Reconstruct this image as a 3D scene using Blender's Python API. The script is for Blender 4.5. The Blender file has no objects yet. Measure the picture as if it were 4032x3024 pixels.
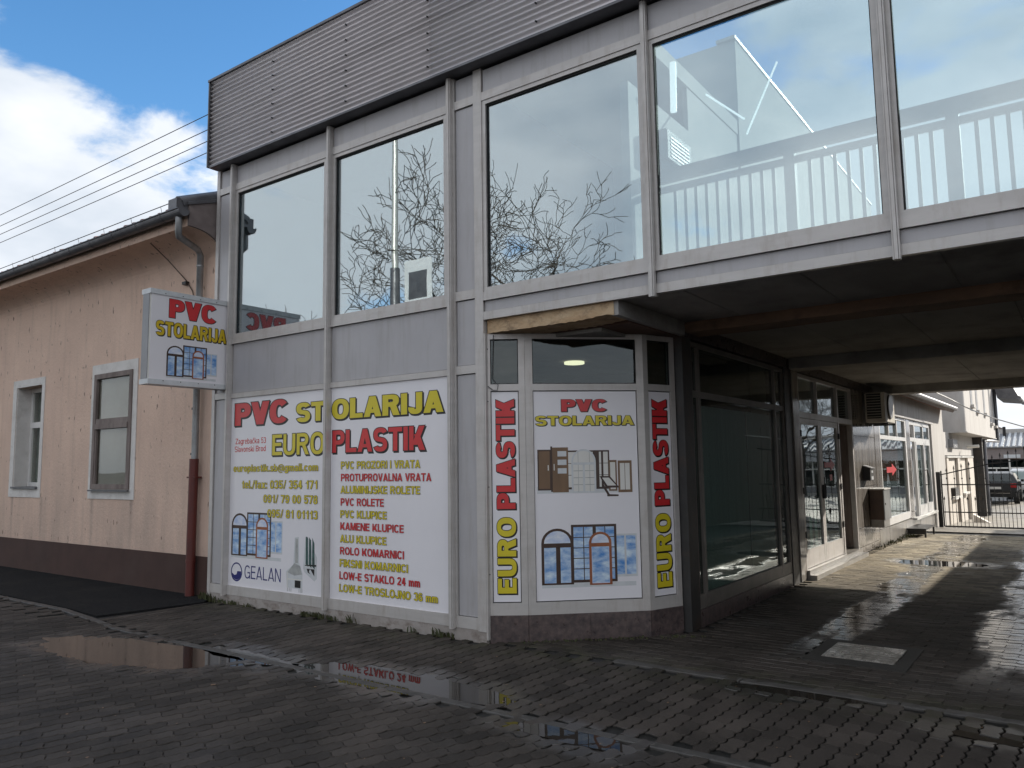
import bpy, bmesh, math, random
from mathutils import Vector, Matrix
random.seed(7)
R = math.radians
S = bpy.context.scene
COL = S.collection

# ------------------------------------------------------------------ camera
cam = bpy.data.objects.new('camera', bpy.data.cameras.new('camera'))
COL.objects.link(cam)
rx = Vector((0.80913049, 0.58744704, -0.01462252))
dn = Vector((-0.07337706, 0.07631543, -0.99438009))
fw = Vector((-0.58302972, 0.80565621, 0.10485428))
m = Matrix.Identity(4)
for i in range(3):
    m[i][0] = rx[i]; m[i][1] = -dn[i]; m[i][2] = -fw[i]
m[0][3], m[1][3], m[2][3] = 0.0, -5.731767, 1.6
cam.matrix_world = m
cam.data.sensor_width = 36.0
cam.data.lens = 3051.2 / 4032 * 36
cam.data.clip_start = 0.05
cam.data.clip_end = 3000
S.camera = cam
S.render.resolution_x, S.render.resolution_y = 1024, 768

# ------------------------------------------------------------------ world, sun, exposure
SUN = Vector((0.49, 1.0, 0.48)).normalized()
sun_el = math.asin(SUN.z)
sun_az = math.atan2(SUN.x, SUN.y)          # clockwise from +y
world = bpy.data.worlds.new('World')
S.world = world
world.use_nodes = True
nt = world.node_tree
nt.nodes.clear()
def wn(t, **k):
    n = nt.nodes.new(t)
    for a, b in k.items(): setattr(n, a, b)
    return n
def wl(a, b): nt.links.new(a, b)
def wmath(op, a, b=None, c=None, clamp=False):
    n = wn('ShaderNodeMath', operation=op); n.use_clamp = clamp
    for i, v in enumerate((a, b, c)):
        if v is None: continue
        if isinstance(v, (int, float)): n.inputs[i].default_value = v
        else: wl(v, n.inputs[i])
    return n.outputs[0]
out = wn('ShaderNodeOutputWorld')
bg = wn('ShaderNodeBackground')
bg.inputs['Strength'].default_value = 0.15
sky = wn('ShaderNodeTexSky')
sky.sky_type = 'NISHITA'
sky.sun_disc = False
sky.sun_elevation = sun_el
sky.sun_rotation = sun_az
sky.altitude = 100
sky.air_density = 1.0
sky.dust_density = 0.3
sky.ozone_density = 1.6
tc = wn('ShaderNodeTexCoord')
sep = wn('ShaderNodeSeparateXYZ'); wl(tc.outputs['Generated'], sep.inputs[0])
mp = wn('ShaderNodeMapping'); mp.inputs['Scale'].default_value = (1.0, 1.0, 2.2); mp.inputs['Location'].default_value = (3.1, 1.7, 0.4)
wl(tc.outputs['Generated'], mp.inputs[0])
n1 = wn('ShaderNodeTexNoise'); n1.inputs['Scale'].default_value = 4.4; n1.inputs['Detail'].default_value = 9; n1.inputs['Roughness'].default_value = 0.58; n1.inputs['Distortion'].default_value = 0.25
wl(mp.outputs[0], n1.inputs['Vector'])
n2 = wn('ShaderNodeTexNoise'); n2.inputs['Scale'].default_value = 2.3; n2.inputs['Detail'].default_value = 6; n2.inputs['Roughness'].default_value = 0.5
wl(mp.outputs[0], n2.inputs['Vector'])
# a blue gap in the cloud cover above the cloud bank over the left house
def wrange(v, a, b, lo=0.0, hi=1.0):
    q = wn('ShaderNodeMapRange'); q.interpolation_type = 'SMOOTHSTEP'; wl(v, q.inputs['Value'])
    for nme, val in (('From Min', a), ('From Max', b), ('To Min', lo), ('To Max', hi)): q.inputs[nme].default_value = val
    return q.outputs['Result']
vd = wn('ShaderNodeVectorMath', operation='DOT_PRODUCT'); wl(tc.outputs['Generated'], vd.inputs[0])
vd.inputs[1].default_value = (-math.sin(R(58)), math.cos(R(58)), 0)
vd2 = wn('ShaderNodeVectorMath', operation='DOT_PRODUCT'); wl(tc.outputs['Generated'], vd2.inputs[0])
vd2.inputs[1].default_value = (-0.80, -0.60, 0)
gap2 = wmath('MULTIPLY', wmath('MULTIPLY', wrange(sep.outputs['Z'], 0.36, 0.20), wrange(vd2.outputs['Value'], 0.55, 0.85)), 0.30)
gapm = wmath('MULTIPLY', wrange(sep.outputs['Z'], 0.375, 0.44), wrange(vd.outputs['Value'], 0.30, 0.62))
vd3 = wn('ShaderNodeVectorMath', operation='DOT_PRODUCT'); wl(tc.outputs['Generated'], vd3.inputs[0]); vd3.inputs[1].default_value = (0.1, 1.0, 0)
cov = wmath('SUBTRACT', wmath('ADD', n1.outputs['Fac'], wmath('ADD', wmath('ADD', wmath('MULTIPLY', wrange(vd3.outputs['Value'], 0.6, 0.9), 0.20), wmath('MULTIPLY', wrange(vd3.outputs['Value'], 0.1, -0.4), 0.06)), 0.10)), wmath('MULTIPLY', wmath('ADD', gapm, gap2), 0.31))
mr2 = wn('ShaderNodeMapRange'); mr2.interpolation_type = 'SMOOTHSTEP'
wl(cov, mr2.inputs['Value']); mr2.inputs['From Min'].default_value = 0.40; mr2.inputs['From Max'].default_value = 0.56
ramp = wn('ShaderNodeValToRGB'); wl(n2.outputs['Fac'], ramp.inputs['Fac'])
ramp.color_ramp.elements[0].position = 0.32; ramp.color_ramp.elements[0].color = (0.44, 0.53, 0.64, 1)
ramp.color_ramp.elements[1].position = 0.58; ramp.color_ramp.elements[1].color = (0.98, 1.0, 1.04, 1)
cm = wn('ShaderNodeVectorMath', operation='SCALE'); wl(ramp.outputs['Color'], cm.inputs[0]); cm.inputs['Scale'].default_value = 5.3
mix = wn('ShaderNodeMix', data_type='RGBA')
wl(mr2.outputs['Result'], mix.inputs['Factor']); hs = wn('ShaderNodeHueSaturation'); hs.inputs['Saturation'].default_value = 1.28; hs.inputs['Value'].default_value = 1.12; wl(sky.outputs[0], hs.inputs['Color']); wl(hs.outputs[0], mix.inputs['A']); wl(cm.outputs[0], mix.inputs['B'])
wl(mix.outputs['Result'], bg.inputs['Color']); wl(bg.outputs[0], out.inputs[0])

sl = bpy.data.lights.new('sun', 'SUN'); sl.energy = 5.0; sl.angle = R(0.5); sl.color = (1.0, 0.93, 0.82)
so = bpy.data.objects.new('sun', sl); COL.objects.link(so)
so.rotation_euler = SUN.to_track_quat('Z', 'Y').to_euler()
S.view_settings.view_transform = 'Standard'
S.view_settings.look = 'None'
S.view_settings.gamma = 1
S.view_settings.exposure = 0.52
S.cycles.max_bounces = 10
S.cycles.transparent_max_bounces = 24
S.cycles.caustics_reflective = False
S.cycles.caustics_refractive = False

# ------------------------------------------------------------------ materials
def newmat(name):
    mt = bpy.data.materials.new(name); mt.use_nodes = True
    return mt, mt.node_tree, mt.node_tree.nodes['Principled BSDF']
def nd(t, kind, **inp):
    n = t.nodes.new(kind)
    for k, v in inp.items(): n.inputs[k.replace('_', ' ')].default_value = v
    return n
def mat(name, c1, c2=None, rough=0.6, metal=0.0, scale=6.0, stretch=(1, 1, 1), bump=0.0, bscale=60.0, spec=0.5,
        dirt=None, dirt_amt=0.5, dirt_scale=2.0, dirt_stretch=(1, 1, 1), rvar=0.0, contrast=0.5):
    mt, t, b = newmat(name)
    b.inputs['Roughness'].default_value = rough
    b.inputs['Metallic'].default_value = metal
    b.inputs['Specular IOR Level'].default_value = spec
    co = t.nodes.new('ShaderNodeTexCoord')
    def noise(sc, st, det=6, ro=0.6):
        mpp = nd(t, 'ShaderNodeMapping'); mpp.inputs['Scale'].default_value = st
        t.links.new(co.outputs['Object'], mpp.inputs[0])
        n = nd(t, 'ShaderNodeTexNoise', Scale=sc, Detail=det, Roughness=ro)
        t.links.new(mpp.outputs[0], n.inputs['Vector'])
        return n.outputs['Fac']
    c2 = c2 or tuple(x * 0.82 for x in c1)
    f = noise(scale, stretch)
    cr = nd(t, 'ShaderNodeValToRGB'); t.links.new(f, cr.inputs[0])
    cr.color_ramp.elements[0].position = 0.5 - 0.5 * contrast * 0.6; cr.color_ramp.elements[0].color = (*c2, 1)
    cr.color_ramp.elements[1].position = 0.5 + 0.5 * contrast * 0.6; cr.color_ramp.elements[1].color = (*c1, 1)
    colout = cr.outputs[0]
    if dirt:
        f2 = noise(dirt_scale, dirt_stretch, 8, 0.7)
        r2 = nd(t, 'ShaderNodeMapRange'); t.links.new(f2, r2.inputs[0])
        r2.inputs['From Min'].default_value = 0.5; r2.inputs['From Max'].default_value = 0.75; r2.inputs['To Max'].default_value = dirt_amt
        mx = t.nodes.new('ShaderNodeMix'); mx.data_type = 'RGBA'
        t.links.new(r2.outputs[0], mx.inputs['Factor']); t.links.new(colout, mx.inputs['A']); mx.inputs['B'].default_value = (*dirt, 1)
        colout = mx.outputs['Result']
    t.links.new(colout, b.inputs['Base Color'])
    if rvar:
        r3 = nd(t, 'ShaderNodeMapRange'); t.links.new(noise(scale * 0.7, stretch), r3.inputs[0])
        r3.inputs['From Min'].default_value = 0.3; r3.inputs['From Max'].default_value = 0.7
        r3.inputs['To Min'].default_value = max(0.02, rough - rvar); r3.inputs['To Max'].default_value = min(1, rough + rvar)
        t.links.new(r3.outputs[0], b.inputs['Roughness'])
    if bump:
        bp = nd(t, 'ShaderNodeBump', Strength=bump, Distance=0.01)
        t.links.new(noise(bscale, (1, 1, 1), 4), bp.inputs['Height'])
        t.links.new(bp.outputs[0], b.inputs['Normal'])
    return mt
M = {}
M['alu'] = mat('anodised_aluminium', (0.53, 0.505, 0.49), (0.475, 0.455, 0.44), 0.42, 0.2, 3, (1, 1, 4), 0.03, 300, dirt=(0.30, 0.25, 0.21), dirt_amt=0.55, dirt_scale=5, dirt_stretch=(1.6, 1.6, 0.35), rvar=0.08)
M['panel'] = mat('grey_panel', (0.43, 0.42, 0.435), (0.40, 0.39, 0.405), 0.45, 0.1, 2.5, (1, 1, 1), 0.02, 200, dirt=(0.27, 0.245, 0.225), dirt_amt=0.5, dirt_scale=4, dirt_stretch=(2.2, 1, 0.22))
M['corr'] = mat('corrugated_sheet', (0.60, 0.565, 0.58), (0.55, 0.52, 0.53), 0.42, 0.1, 2.0, (1, 1, 5), 0.0, dirt=(0.2, 0.18, 0.18), dirt_amt=0.3, dirt_scale=1.3, dirt_stretch=(0.3, 1, 3))
M['gasket'] = mat('black_gasket', (0.012, 0.012, 0.013), None, 0.7)
M['dark'] = mat('dark_interior', (0.035, 0.035, 0.036), None, 0.9)
M['conc'] = mat('painted_concrete', (0.36, 0.33, 0.31), (0.28, 0.25, 0.23), 0.85, 0, 5, (1, 1, 1), 0.4, 70, dirt=(0.12, 0.08, 0.06), dirt_amt=0.9, dirt_scale=6, dirt_stretch=(1, 1, 1.6))
M['soffit'] = mat('soffit_concrete', (0.42, 0.41, 0.40), (0.30, 0.29, 0.28), 0.92, 0, 2.2, (1.0, 0.4, 1), 0.35, 40, dirt=(0.12, 0.11, 0.105), dirt_amt=0.8, dirt_scale=1.2)
M['rustbeam'] = mat('rust_stained_concrete', (0.27, 0.165, 0.11), (0.17, 0.11, 0.08), 0.9, 0, 2.5, (0.6, 1, 3), 0.5, 45, dirt=(0.05, 0.035, 0.03), dirt_amt=0.8, dirt_scale=3)
M['ochre'] = mat('peeling_ochre_paint', (0.56, 0.42, 0.27), (0.46, 0.31, 0.18), 0.85, 0, 6, (1, 1, 2), 0.7, 40, dirt=(0.13, 0.08, 0.05), dirt_amt=0.95, dirt_scale=7, dirt_stretch=(1, 1, 1.5))
M['granite'] = mat('dark_granite', (0.115, 0.085, 0.08), (0.05, 0.04, 0.042), 0.35, 0, 16, (1, 1, 1), 0.08, 90, dirt=(0.18, 0.14, 0.13), dirt_amt=0.45, dirt_scale=24, rvar=0.12)
M['column'] = mat('blackish_column', (0.035, 0.033, 0.032), (0.022, 0.021, 0.021), 0.5, 0, 5, (1, 1, 1), 0.2, 60, dirt=(0.10, 0.055, 0.035), dirt_amt=0.5, dirt_scale=4)
M['stone'] = mat('polished_grey_marble', (0.26, 0.24, 0.22), (0.13, 0.115, 0.105), 0.10, 0, 3.5, (1, 3.0, 0.35), 0.0, dirt=(0.42, 0.40, 0.38), dirt_amt=0.6, dirt_scale=4, dirt_stretch=(1, 2.5, 0.25), spec=0.7)
M['stonelight'] = mat('pale_stone_base', (0.30, 0.285, 0.27), (0.20, 0.19, 0.18), 0.28, 0, 4, (1, 1, 1), 0.05, 60, dirt=(0.30, 0.24, 0.12), dirt_amt=0.4, dirt_scale=3)
M['plinth'] = mat('brown_plinth', (0.068, 0.034, 0.027), (0.05, 0.026, 0.021), 0.85, 0, 3, (1, 1, 1), 0.5, 90, dirt=(0.05, 0.035, 0.03), dirt_amt=0.6, dirt_scale=1.5)
M['surround'] = mat('grey_plaster_surround', (0.70, 0.68, 0.66), (0.62, 0.60, 0.58), 0.85, 0, 5, (1, 1, 1), 0.3, 60, dirt=(0.25, 0.22, 0.20), dirt_amt=0.5, dirt_scale=3)
M['greyplaster'] = mat('raw_grey_plaster', (0.21, 0.175, 0.165), (0.16, 0.13, 0.125), 0.9, 0, 5, (1, 1, 1), 0.5, 40)
M['yardwall'] = mat('yard_plaster', (0.50, 0.48, 0.46), (0.42, 0.40, 0.38), 0.85, 0, 2, (1, 2, 0.4), 0.2, 50, dirt=(0.28, 0.26, 0.24), dirt_amt=0.5, dirt_scale=1.4, dirt_stretch=(1, 2, 0.3))
M['booth'] = mat('cream_boarding', (0.60, 0.55, 0.49), (0.52, 0.47, 0.42), 0.7, 0, 3, (1, 3, 0.3), 0.05, 60)
M['zinc'] = mat('weathered_zinc', (0.155, 0.155, 0.165), (0.10, 0.10, 0.11), 0.45, 0.5, 4, (1, 1, 1), 0.05, 40, rvar=0.1)
M['galv'] = mat('galvanised_pipe', (0.34, 0.35, 0.36), (0.24, 0.245, 0.25), 0.4, 0.6, 6, (1, 1, 0.4), 0.0, dirt=(0.14, 0.12, 0.10), dirt_amt=0.6, dirt_scale=5, rvar=0.1)
M['redpipe'] = mat('rust_red_pipe', (0.12, 0.022, 0.017), (0.08, 0.017, 0.014), 0.5, 0, 6, (1, 1, 0.4), 0.05, 60, dirt=(0.06, 0.02, 0.02), dirt_amt=0.6, dirt_scale=5)
M['brownblind'] = mat('brown_cloth_blind', (0.30, 0.20, 0.17), (0.20, 0.13, 0.11), 0.9, 0, 5, (1, 1, 3))
M['alushade'] = mat('dull_shaded_aluminium', (0.17, 0.155, 0.14), (0.12, 0.11, 0.10), 0.5, 0.2, 4)  # darker copy of the frame aluminium, passage shade put into its colour
M['railgrey'] = mat('dull_rail_paint', (0.24, 0.25, 0.25), None, 0.6)
M['tile'] = mat('clay_roof_tile', (0.30, 0.13, 0.085), (0.18, 0.075, 0.05), 0.8, 0, 6, (1, 1, 1), 0.3, 60, dirt=(0.09, 0.07, 0.06), dirt_amt=0.7, dirt_scale=5)
M['pvc'] = mat('white_pvc', (0.72, 0.71, 0.70), (0.66, 0.65, 0.64), 0.35, 0, 4)
M['oldwood'] = mat('weathered_window_wood', (0.24, 0.20, 0.185), (0.14, 0.11, 0.10), 0.8, 0, 8, (1, 1, 0.2), 0.2, 80)
M['board'] = mat('white_board', (0.80, 0.78, 0.75), (0.74, 0.71, 0.68), 0.6, 0, 3, dirt=(0.50, 0.30, 0.20), dirt_amt=0.3, dirt_scale=1.0)
M['print'] = mat('white_print_film', (0.78, 0.765, 0.80), (0.75, 0.735, 0.77), 0.28, 0, 2, (1, 1, 1), 0.05, 3, spec=0.45)
M['red'] = mat('red_print', (0.60, 0.035, 0.04), (0.56, 0.03, 0.035), 0.35)
M['yellow'] = mat('yellow_print', (0.66, 0.55, 0.03), (0.62, 0.51, 0.025), 0.35)
M['amber'] = mat('amber_print', (0.62, 0.44, 0.02), (0.58, 0.41, 0.02), 0.35)
M['black'] = mat('black_print', (0.012, 0.011, 0.012), None, 0.4)
M['blue'] = mat('navy_print', (0.015, 0.02, 0.16), (0.012, 0.016, 0.14), 0.4)
M['pbrown'] = mat('print_dark_brown', (0.06, 0.03, 0.02), (0.04, 0.022, 0.016), 0.4)
M['pmid'] = mat('print_mid_brown', (0.20, 0.115, 0.06), (0.15, 0.09, 0.05), 0.4, 0, 10, (1, 1, 0.2))
M['porange'] = mat('print_orange_brown', (0.33, 0.11, 0.045), (0.24, 0.075, 0.03), 0.4, 0, 12)
M['pgrey'] = mat('print_grey', (0.42, 0.43, 0.42), (0.30, 0.31, 0.31), 0.4, 0, 14)
M['plight'] = mat('print_light_grey', (0.62, 0.64, 0.66), (0.54, 0.56, 0.58), 0.4, 0, 10)
M['pteal'] = mat('print_dark_teal', (0.05, 0.12, 0.11), (0.02, 0.05, 0.05), 0.4, 0, 18)
M['psky'] = mat('print_blue_sky', (0.66, 0.78, 0.88), (0.07, 0.24, 0.58), 0.35, 0, 7, (1, 1, 2.2), contrast=0.55)
M['psky2'] = mat('print_pale_sky', (0.74, 0.77, 0.84), (0.42, 0.52, 0.74), 0.35, 0, 9, (1, 1, 1.6))
M['asphalt'] = mat('fresh_asphalt', (0.019, 0.019, 0.020), (0.006, 0.006, 0.007), 0.95, 0, 45, (1, 1, 1), 0.9, 160, dirt=(0.035, 0.032, 0.028), dirt_amt=0.6, dirt_scale=1.6, spec=0.15)
M['road'] = mat('road_asphalt', (0.06, 0.06, 0.058), (0.04, 0.04, 0.04), 0.85, 0, 3, (1, 1, 1), 0.4, 120)
M['kerb'] = mat('worn_kerb_concrete', (0.072, 0.067, 0.062), (0.04, 0.037, 0.034), 0.6, 0, 7, (1, 1, 1), 0.3, 60, rvar=0.2)
M['iron'] = mat('black_wrought_iron', (0.012, 0.012, 0.013), (0.02, 0.018, 0.018), 0.45, 0.3, 10)
M['coverframe'] = mat('dark_cover_frame', (0.035, 0.033, 0.03), None, 0.7, 0, 8, (1, 1, 1), 0.3, 60)
M['steel'] = mat('worn_cover_steel', (0.46, 0.44, 0.41), (0.26, 0.24, 0.21), 0.30, 0.6, 9, (1, 1, 1), 0.12, 60, dirt=(0.07, 0.055, 0.04), dirt_amt=0.9, dirt_scale=5, rvar=0.16)
M['white'] = mat('white_enamel', (0.70, 0.69, 0.66), (0.64, 0.63, 0.60), 0.4, 0, 3)
M['ac'] = mat('aged_white_casing', (0.60, 0.57, 0.50), (0.50, 0.46, 0.39), 0.5, 0, 3, dirt=(0.20, 0.14, 0.08), dirt_amt=0.5, dirt_scale=4)
M['brown'] = mat('brown_paint', (0.085, 0.05, 0.035), (0.06, 0.035, 0.025), 0.5)
M['brick'] = mat('orange_brickwork', (0.36, 0.17, 0.10), (0.28, 0.12, 0.07), 0.85, 0, 3)
M['wire'] = mat('grey_wire', (0.05, 0.05, 0.055), None, 0.5)
M['cablew'] = mat('pale_cable', (0.60, 0.58, 0.55), None, 0.5)
M['bark'] = mat('winter_bark', (0.085, 0.07, 0.055), (0.045, 0.038, 0.03), 0.9, 0, 10, (1, 1, 0.3))
M['leaf'] = mat('weed_green', (0.045, 0.065, 0.022), (0.075, 0.065, 0.03), 0.7, 0, 20)
M['curtain'] = mat('grey_green_blind', (0.66, 0.78, 0.74), (0.50, 0.62, 0.59), 0.9, 0, 3, (1, 9, 0.15))
M['curtain2'] = mat('green_sheet', (0.12, 0.22, 0.20), (0.04, 0.09, 0.085), 0.7, 0, 4, (1, 5, 0.8))
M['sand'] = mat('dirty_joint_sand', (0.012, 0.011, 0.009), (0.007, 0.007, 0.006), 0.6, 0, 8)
M['housepaint'] = mat('white_render', (0.55, 0.54, 0.52), None, 0.85, 0, 2, dirt=(0.42, 0.40, 0.37), dirt_amt=0.7, dirt_scale=2)
M['cargrey'] = mat('dark_grey_car_paint', (0.03, 0.032, 0.036), None, 0.18, 0.4, 3)
M['carwhite'] = mat('silver_white_car_paint', (0.55, 0.56, 0.57), None, 0.2, 0.3, 3)
M['tyre'] = mat('tyre_rubber', (0.015, 0.015, 0.015), None, 0.8)
M['chrome'] = mat('bright_metal', (0.6, 0.6, 0.6), None, 0.15, 1.0)
M['lampred'] = mat('red_lamp_glass', (0.35, 0.02, 0.02), None, 0.15)
M['ribroof'] = mat('white_ribbed_roofing', (0.62, 0.63, 0.63), None, 0.4, 0.1, 3)
M['fasciagrey'] = mat('grey_ribbed_fascia', (0.25, 0.25, 0.26), None, 0.4, 0.2, 3)
M['lampmetal'] = mat('galvanised_mast', (0.50, 0.50, 0.47), None, 0.35, 0.4, 12)

def emit(name, c, s):
    mt, t, b = newmat(name)
    b.inputs['Base Color'].default_value = (*c, 1)
    b.inputs['Emission Color'].default_value = (*c, 1); b.inputs['Emission Strength'].default_value = s
    return mt
M['tube'] = emit('lit_lamp_glass', (1, 0.98, 0.95), 1.3)
M['warm'] = emit('lit_warm_lamp', (1, 0.88, 0.6), 1.6)

def glass(name, base, tint, refl=(0.93, 0.97, 1.0), wob=0.0):
    """coated float glass: a mirror share that grows at grazing angles, the rest seen through a tint"""
    mt, t, b = newmat(name)
    t.nodes.remove(b)
    o = t.nodes['Material Output']
    g = nd(t, 'ShaderNodeBsdfGlossy', Roughness=0.0, Color=(*refl, 1))
    tr = nd(t, 'ShaderNodeBsdfTransparent', Color=(*tint, 1))
    ge = t.nodes.new('ShaderNodeNewGeometry'); dt = nd(t, 'ShaderNodeVectorMath'); dt.operation = 'DOT_PRODUCT'
    t.links.new(ge.outputs['Normal'], dt.inputs[0]); t.links.new(ge.outputs['Incoming'], dt.inputs[1])
    def mm(op, a, b_):
        q = nd(t, 'ShaderNodeMath'); q.operation = op; q.use_clamp = op == 'ADD'
        for i, v in enumerate((a, b_)):
            if isinstance(v, (int, float)): q.inputs[i].default_value = v
            elif v is not None: t.links.new(v, q.inputs[i])
        return q.outputs[0]
    sch = mm('POWER', mm('SUBTRACT', 1.0, mm('ABSOLUTE', dt.outputs['Value'], None)), 5.0)
    class _A: outputs = [mm('ADD', mm('MULTIPLY', sch, 0.9 - base), base + 0.04)]
    ad = _A
    mx = t.nodes.new('ShaderNodeMixShader')
    t.links.new(ad.outputs[0], mx.inputs[0]); t.links.new(tr.outputs[0], mx.inputs[1]); t.links.new(g.outputs[0], mx.inputs[2])
    t.links.new(mx.outputs[0], o.inputs[0])
    if wob:
        co = t.nodes.new('ShaderNodeTexCoord')
        n = nd(t, 'ShaderNodeTexNoise', Scale=1.1, Detail=2); t.links.new(co.outputs['Object'], n.inputs[0])
        bp = nd(t, 'ShaderNodeBump', Strength=wob, Distance=0.02); t.links.new(n.outputs['Fac'], bp.inputs['Height'])
        t.links.new(bp.outputs[0], g.inputs['Normal'])
    return mt
M['glass'] = glass('coated_facade_glass', 0.31, (0.62, 0.72, 0.74), refl=(0.88, 0.96, 1.0), wob=0.03)
M['glassdark'] = glass('plain_shop_glass', 0.01, (0.62, 0.68, 0.66), wob=0.10)
M['glassold'] = glass('old_window_glass', 0.01, (0.75, 0.75, 0.72), wob=0.1)

# water: clear, dark bottom
mt, t, b = newmat('puddle_water')
b.inputs['Base Color'].default_value = (0.022, 0.019, 0.016, 1); b.inputs['Roughness'].default_value = 0.015
b.inputs['IOR'].default_value = 1.34; b.inputs['Specular IOR Level'].default_value = 0.5
co = t.nodes.new('ShaderNodeTexCoord'); n = nd(t, 'ShaderNodeTexNoise', Scale=9.0, Detail=2)
t.links.new(co.outputs['Object'], n.inputs[0]); bp = nd(t, 'ShaderNodeBump', Strength=0.02, Distance=0.01)
t.links.new(n.outputs['Fac'], bp.inputs['Height']); t.links.new(bp.outputs[0], b.inputs['Normal'])
M['water'] = mt

# stucco of the left house: peach, pitted, streaked with old drip stains
mt, t, b = newmat('peach_stucco')
b.inputs['Roughness'].default_value = 0.95; b.inputs['Specular IOR Level'].default_value = 0.2
co = t.nodes.new('ShaderNodeTexCoord')
def tn(sc, st, det=6, ro=0.6):
    a = nd(t, 'ShaderNodeMapping'); a.inputs['Scale'].default_value = st; t.links.new(co.outputs['Object'], a.inputs[0])
    q = nd(t, 'ShaderNodeTexNoise', Scale=sc, Detail=det, Roughness=ro); t.links.new(a.outputs[0], q.inputs['Vector']); return q.outputs['Fac']
def trange(v, a, b_, lo, hi):
    r = nd(t, 'ShaderNodeMapRange'); t.links.new(v, r.inputs[0])
    r.inputs['From Min'].default_value = a; r.inputs['From Max'].default_value = b_; r.inputs['To Min'].default_value = lo; r.inputs['To Max'].default_value = hi
    return r.outputs[0]
def tmix(f, a, bcol):
    q = t.nodes.new('ShaderNodeMix'); q.data_type = 'RGBA'
    t.links.new(f, q.inputs['Factor'])
    if isinstance(a, tuple): q.inputs['A'].default_value = (*a, 1)
    else: t.links.new(a, q.inputs['A'])
    q.inputs['B'].default_value = (*bcol, 1); return q.outputs['Result']
def tmul(a, bb):
    q = nd(t, 'ShaderNodeMath'); q.operation = 'MULTIPLY'; t.links.new(a, q.inputs[0])
    if isinstance(bb, float): q.inputs[1].default_value = bb
    else: t.links.new(bb, q.inputs[1])
    return q.outputs[0]
c = tmix(trange(tn(1.2, (1, 1, 1)), 0.35, 0.65, 0, 1), (0.74, 0.55, 0.445), (0.66, 0.485, 0.395))
sx = nd(t, 'ShaderNodeSeparateXYZ'); t.links.new(co.outputs['Object'], sx.inputs[0])
low = trange(sx.outputs['Z'], 2.3, 0.45, 0.0, 1.0)
c = tmix(tmul(tmul(trange(tn(2.2, (1, 1, 0.25)), 0.35, 0.65, 0.1, 1), low), 0.6), c, (0.36, 0.29, 0.25))
c = tmix(tmul(trange(tn(7, (1, 1, 0.12), 5), 0.52, 0.72, 0, 1), 0.22), c, (0.32, 0.25, 0.21))
def tband(x0, w, z0, z1):          # a run-off stain below a sill corner; positions relative to the house origin
    a = nd(t, 'ShaderNodeMath'); a.operation = 'SUBTRACT'; t.links.new(sx.outputs['X'], a.inputs[0]); a.inputs[1].default_value = x0
    q = nd(t, 'ShaderNodeMath'); q.operation = 'ABSOLUTE'; t.links.new(a.outputs[0], q.inputs[0])
    m1 = trange(q.outputs[0], w, 0.0, 0.0, 1.0); m2 = trange(sx.outputs['Z'], z0, z1, 0.25, 1.0); m3 = trange(sx.outputs['Z'], 1.22, 1.19, 0.0, 1.0)
    return tmul(tmul(m1, m2), m3)
for x0 in (-12.12 + 12, -10.98 + 12, -14.9 + 12, -13.8 + 12): c = tmix(tmul(tband(x0, 0.07, 0.45, 1.2), tmul(trange(tn(6, (1, 1, 0.5), 4), 0.3, 0.6, 0.4, 1.0), 0.6)), c, (0.20, 0.17, 0.16))
c = tmix(tmul(trange(tn(15, (1, 1, 0.42), 3, 0.5), 0.655, 0.70, 0, 1), 0.7), c, (0.13, 0.085, 0.07))
t.links.new(c, b.inputs['Base Color'])
bp = nd(t, 'ShaderNodeBump', Strength=0.8, Distance=0.02); t.links.new(tn(28, (1, 1, 0.6), 6, 0.7), bp.inputs['Height']); t.links.new(bp.outputs[0], b.inputs['Normal'])
M['stucco'] = mt

PUD = [(-7.0, -1.98, 1.12, 0.36, 0.15), (-5.95, -1.50, 0.62, 0.11, 0.0), (-4.3, -1.36, 0.95, 0.24, 0.05), (-2.55, -1.66, 0.42, 0.10, 0.0),
       (-1.72, -0.06, 0.44, 0.085, 0.06), (-0.55, -0.36, 0.22, 0.06, -0.1), (-1.85, 8.05, 0.62, 0.34, 0.0)]
# concrete pavers: per-piece tone, damp patches, worn wheel tracks that stay wet and smooth
mt, t, b = newmat('damp_concrete_paver')
co = t.nodes.new('ShaderNodeNewGeometry')
class _P: outputs = {'Object': co.outputs['Position']}
co_saved = co; co = _P
tone = t.nodes.new('ShaderNodeAttribute'); tone.attribute_name = 'tone'; tone.attribute_type = 'GEOMETRY'
oi = t.nodes.new('ShaderNodeObjectInfo')
c = tmix(trange(tn(1.3, (1, 1, 1), 5), 0.38, 0.62, 0, 1), (0.054, 0.045, 0.039), (0.029, 0.0245, 0.021))
c = tmix(tmul(trange(tn(60, (1, 1, 1), 3), 0.45, 0.75, 0, 1), 0.5), c, (0.078, 0.066, 0.057))
sx = nd(t, 'ShaderNodeSeparateXYZ'); t.links.new(co_saved.outputs['Position'], sx.inputs[0])
painted_sun = tmul(trange(sx.outputs['Y'], 3.8, 7.5, 0.0, 1.0), trange(tn(0.9, (1, 0.5, 1), 5), 0.35, 0.6, 0.35, 1))  # sunlight put into the colour: pavers turn pale beige towards the yard
c = tmix(painted_sun, c, (0.42, 0.36, 0.26))
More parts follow.
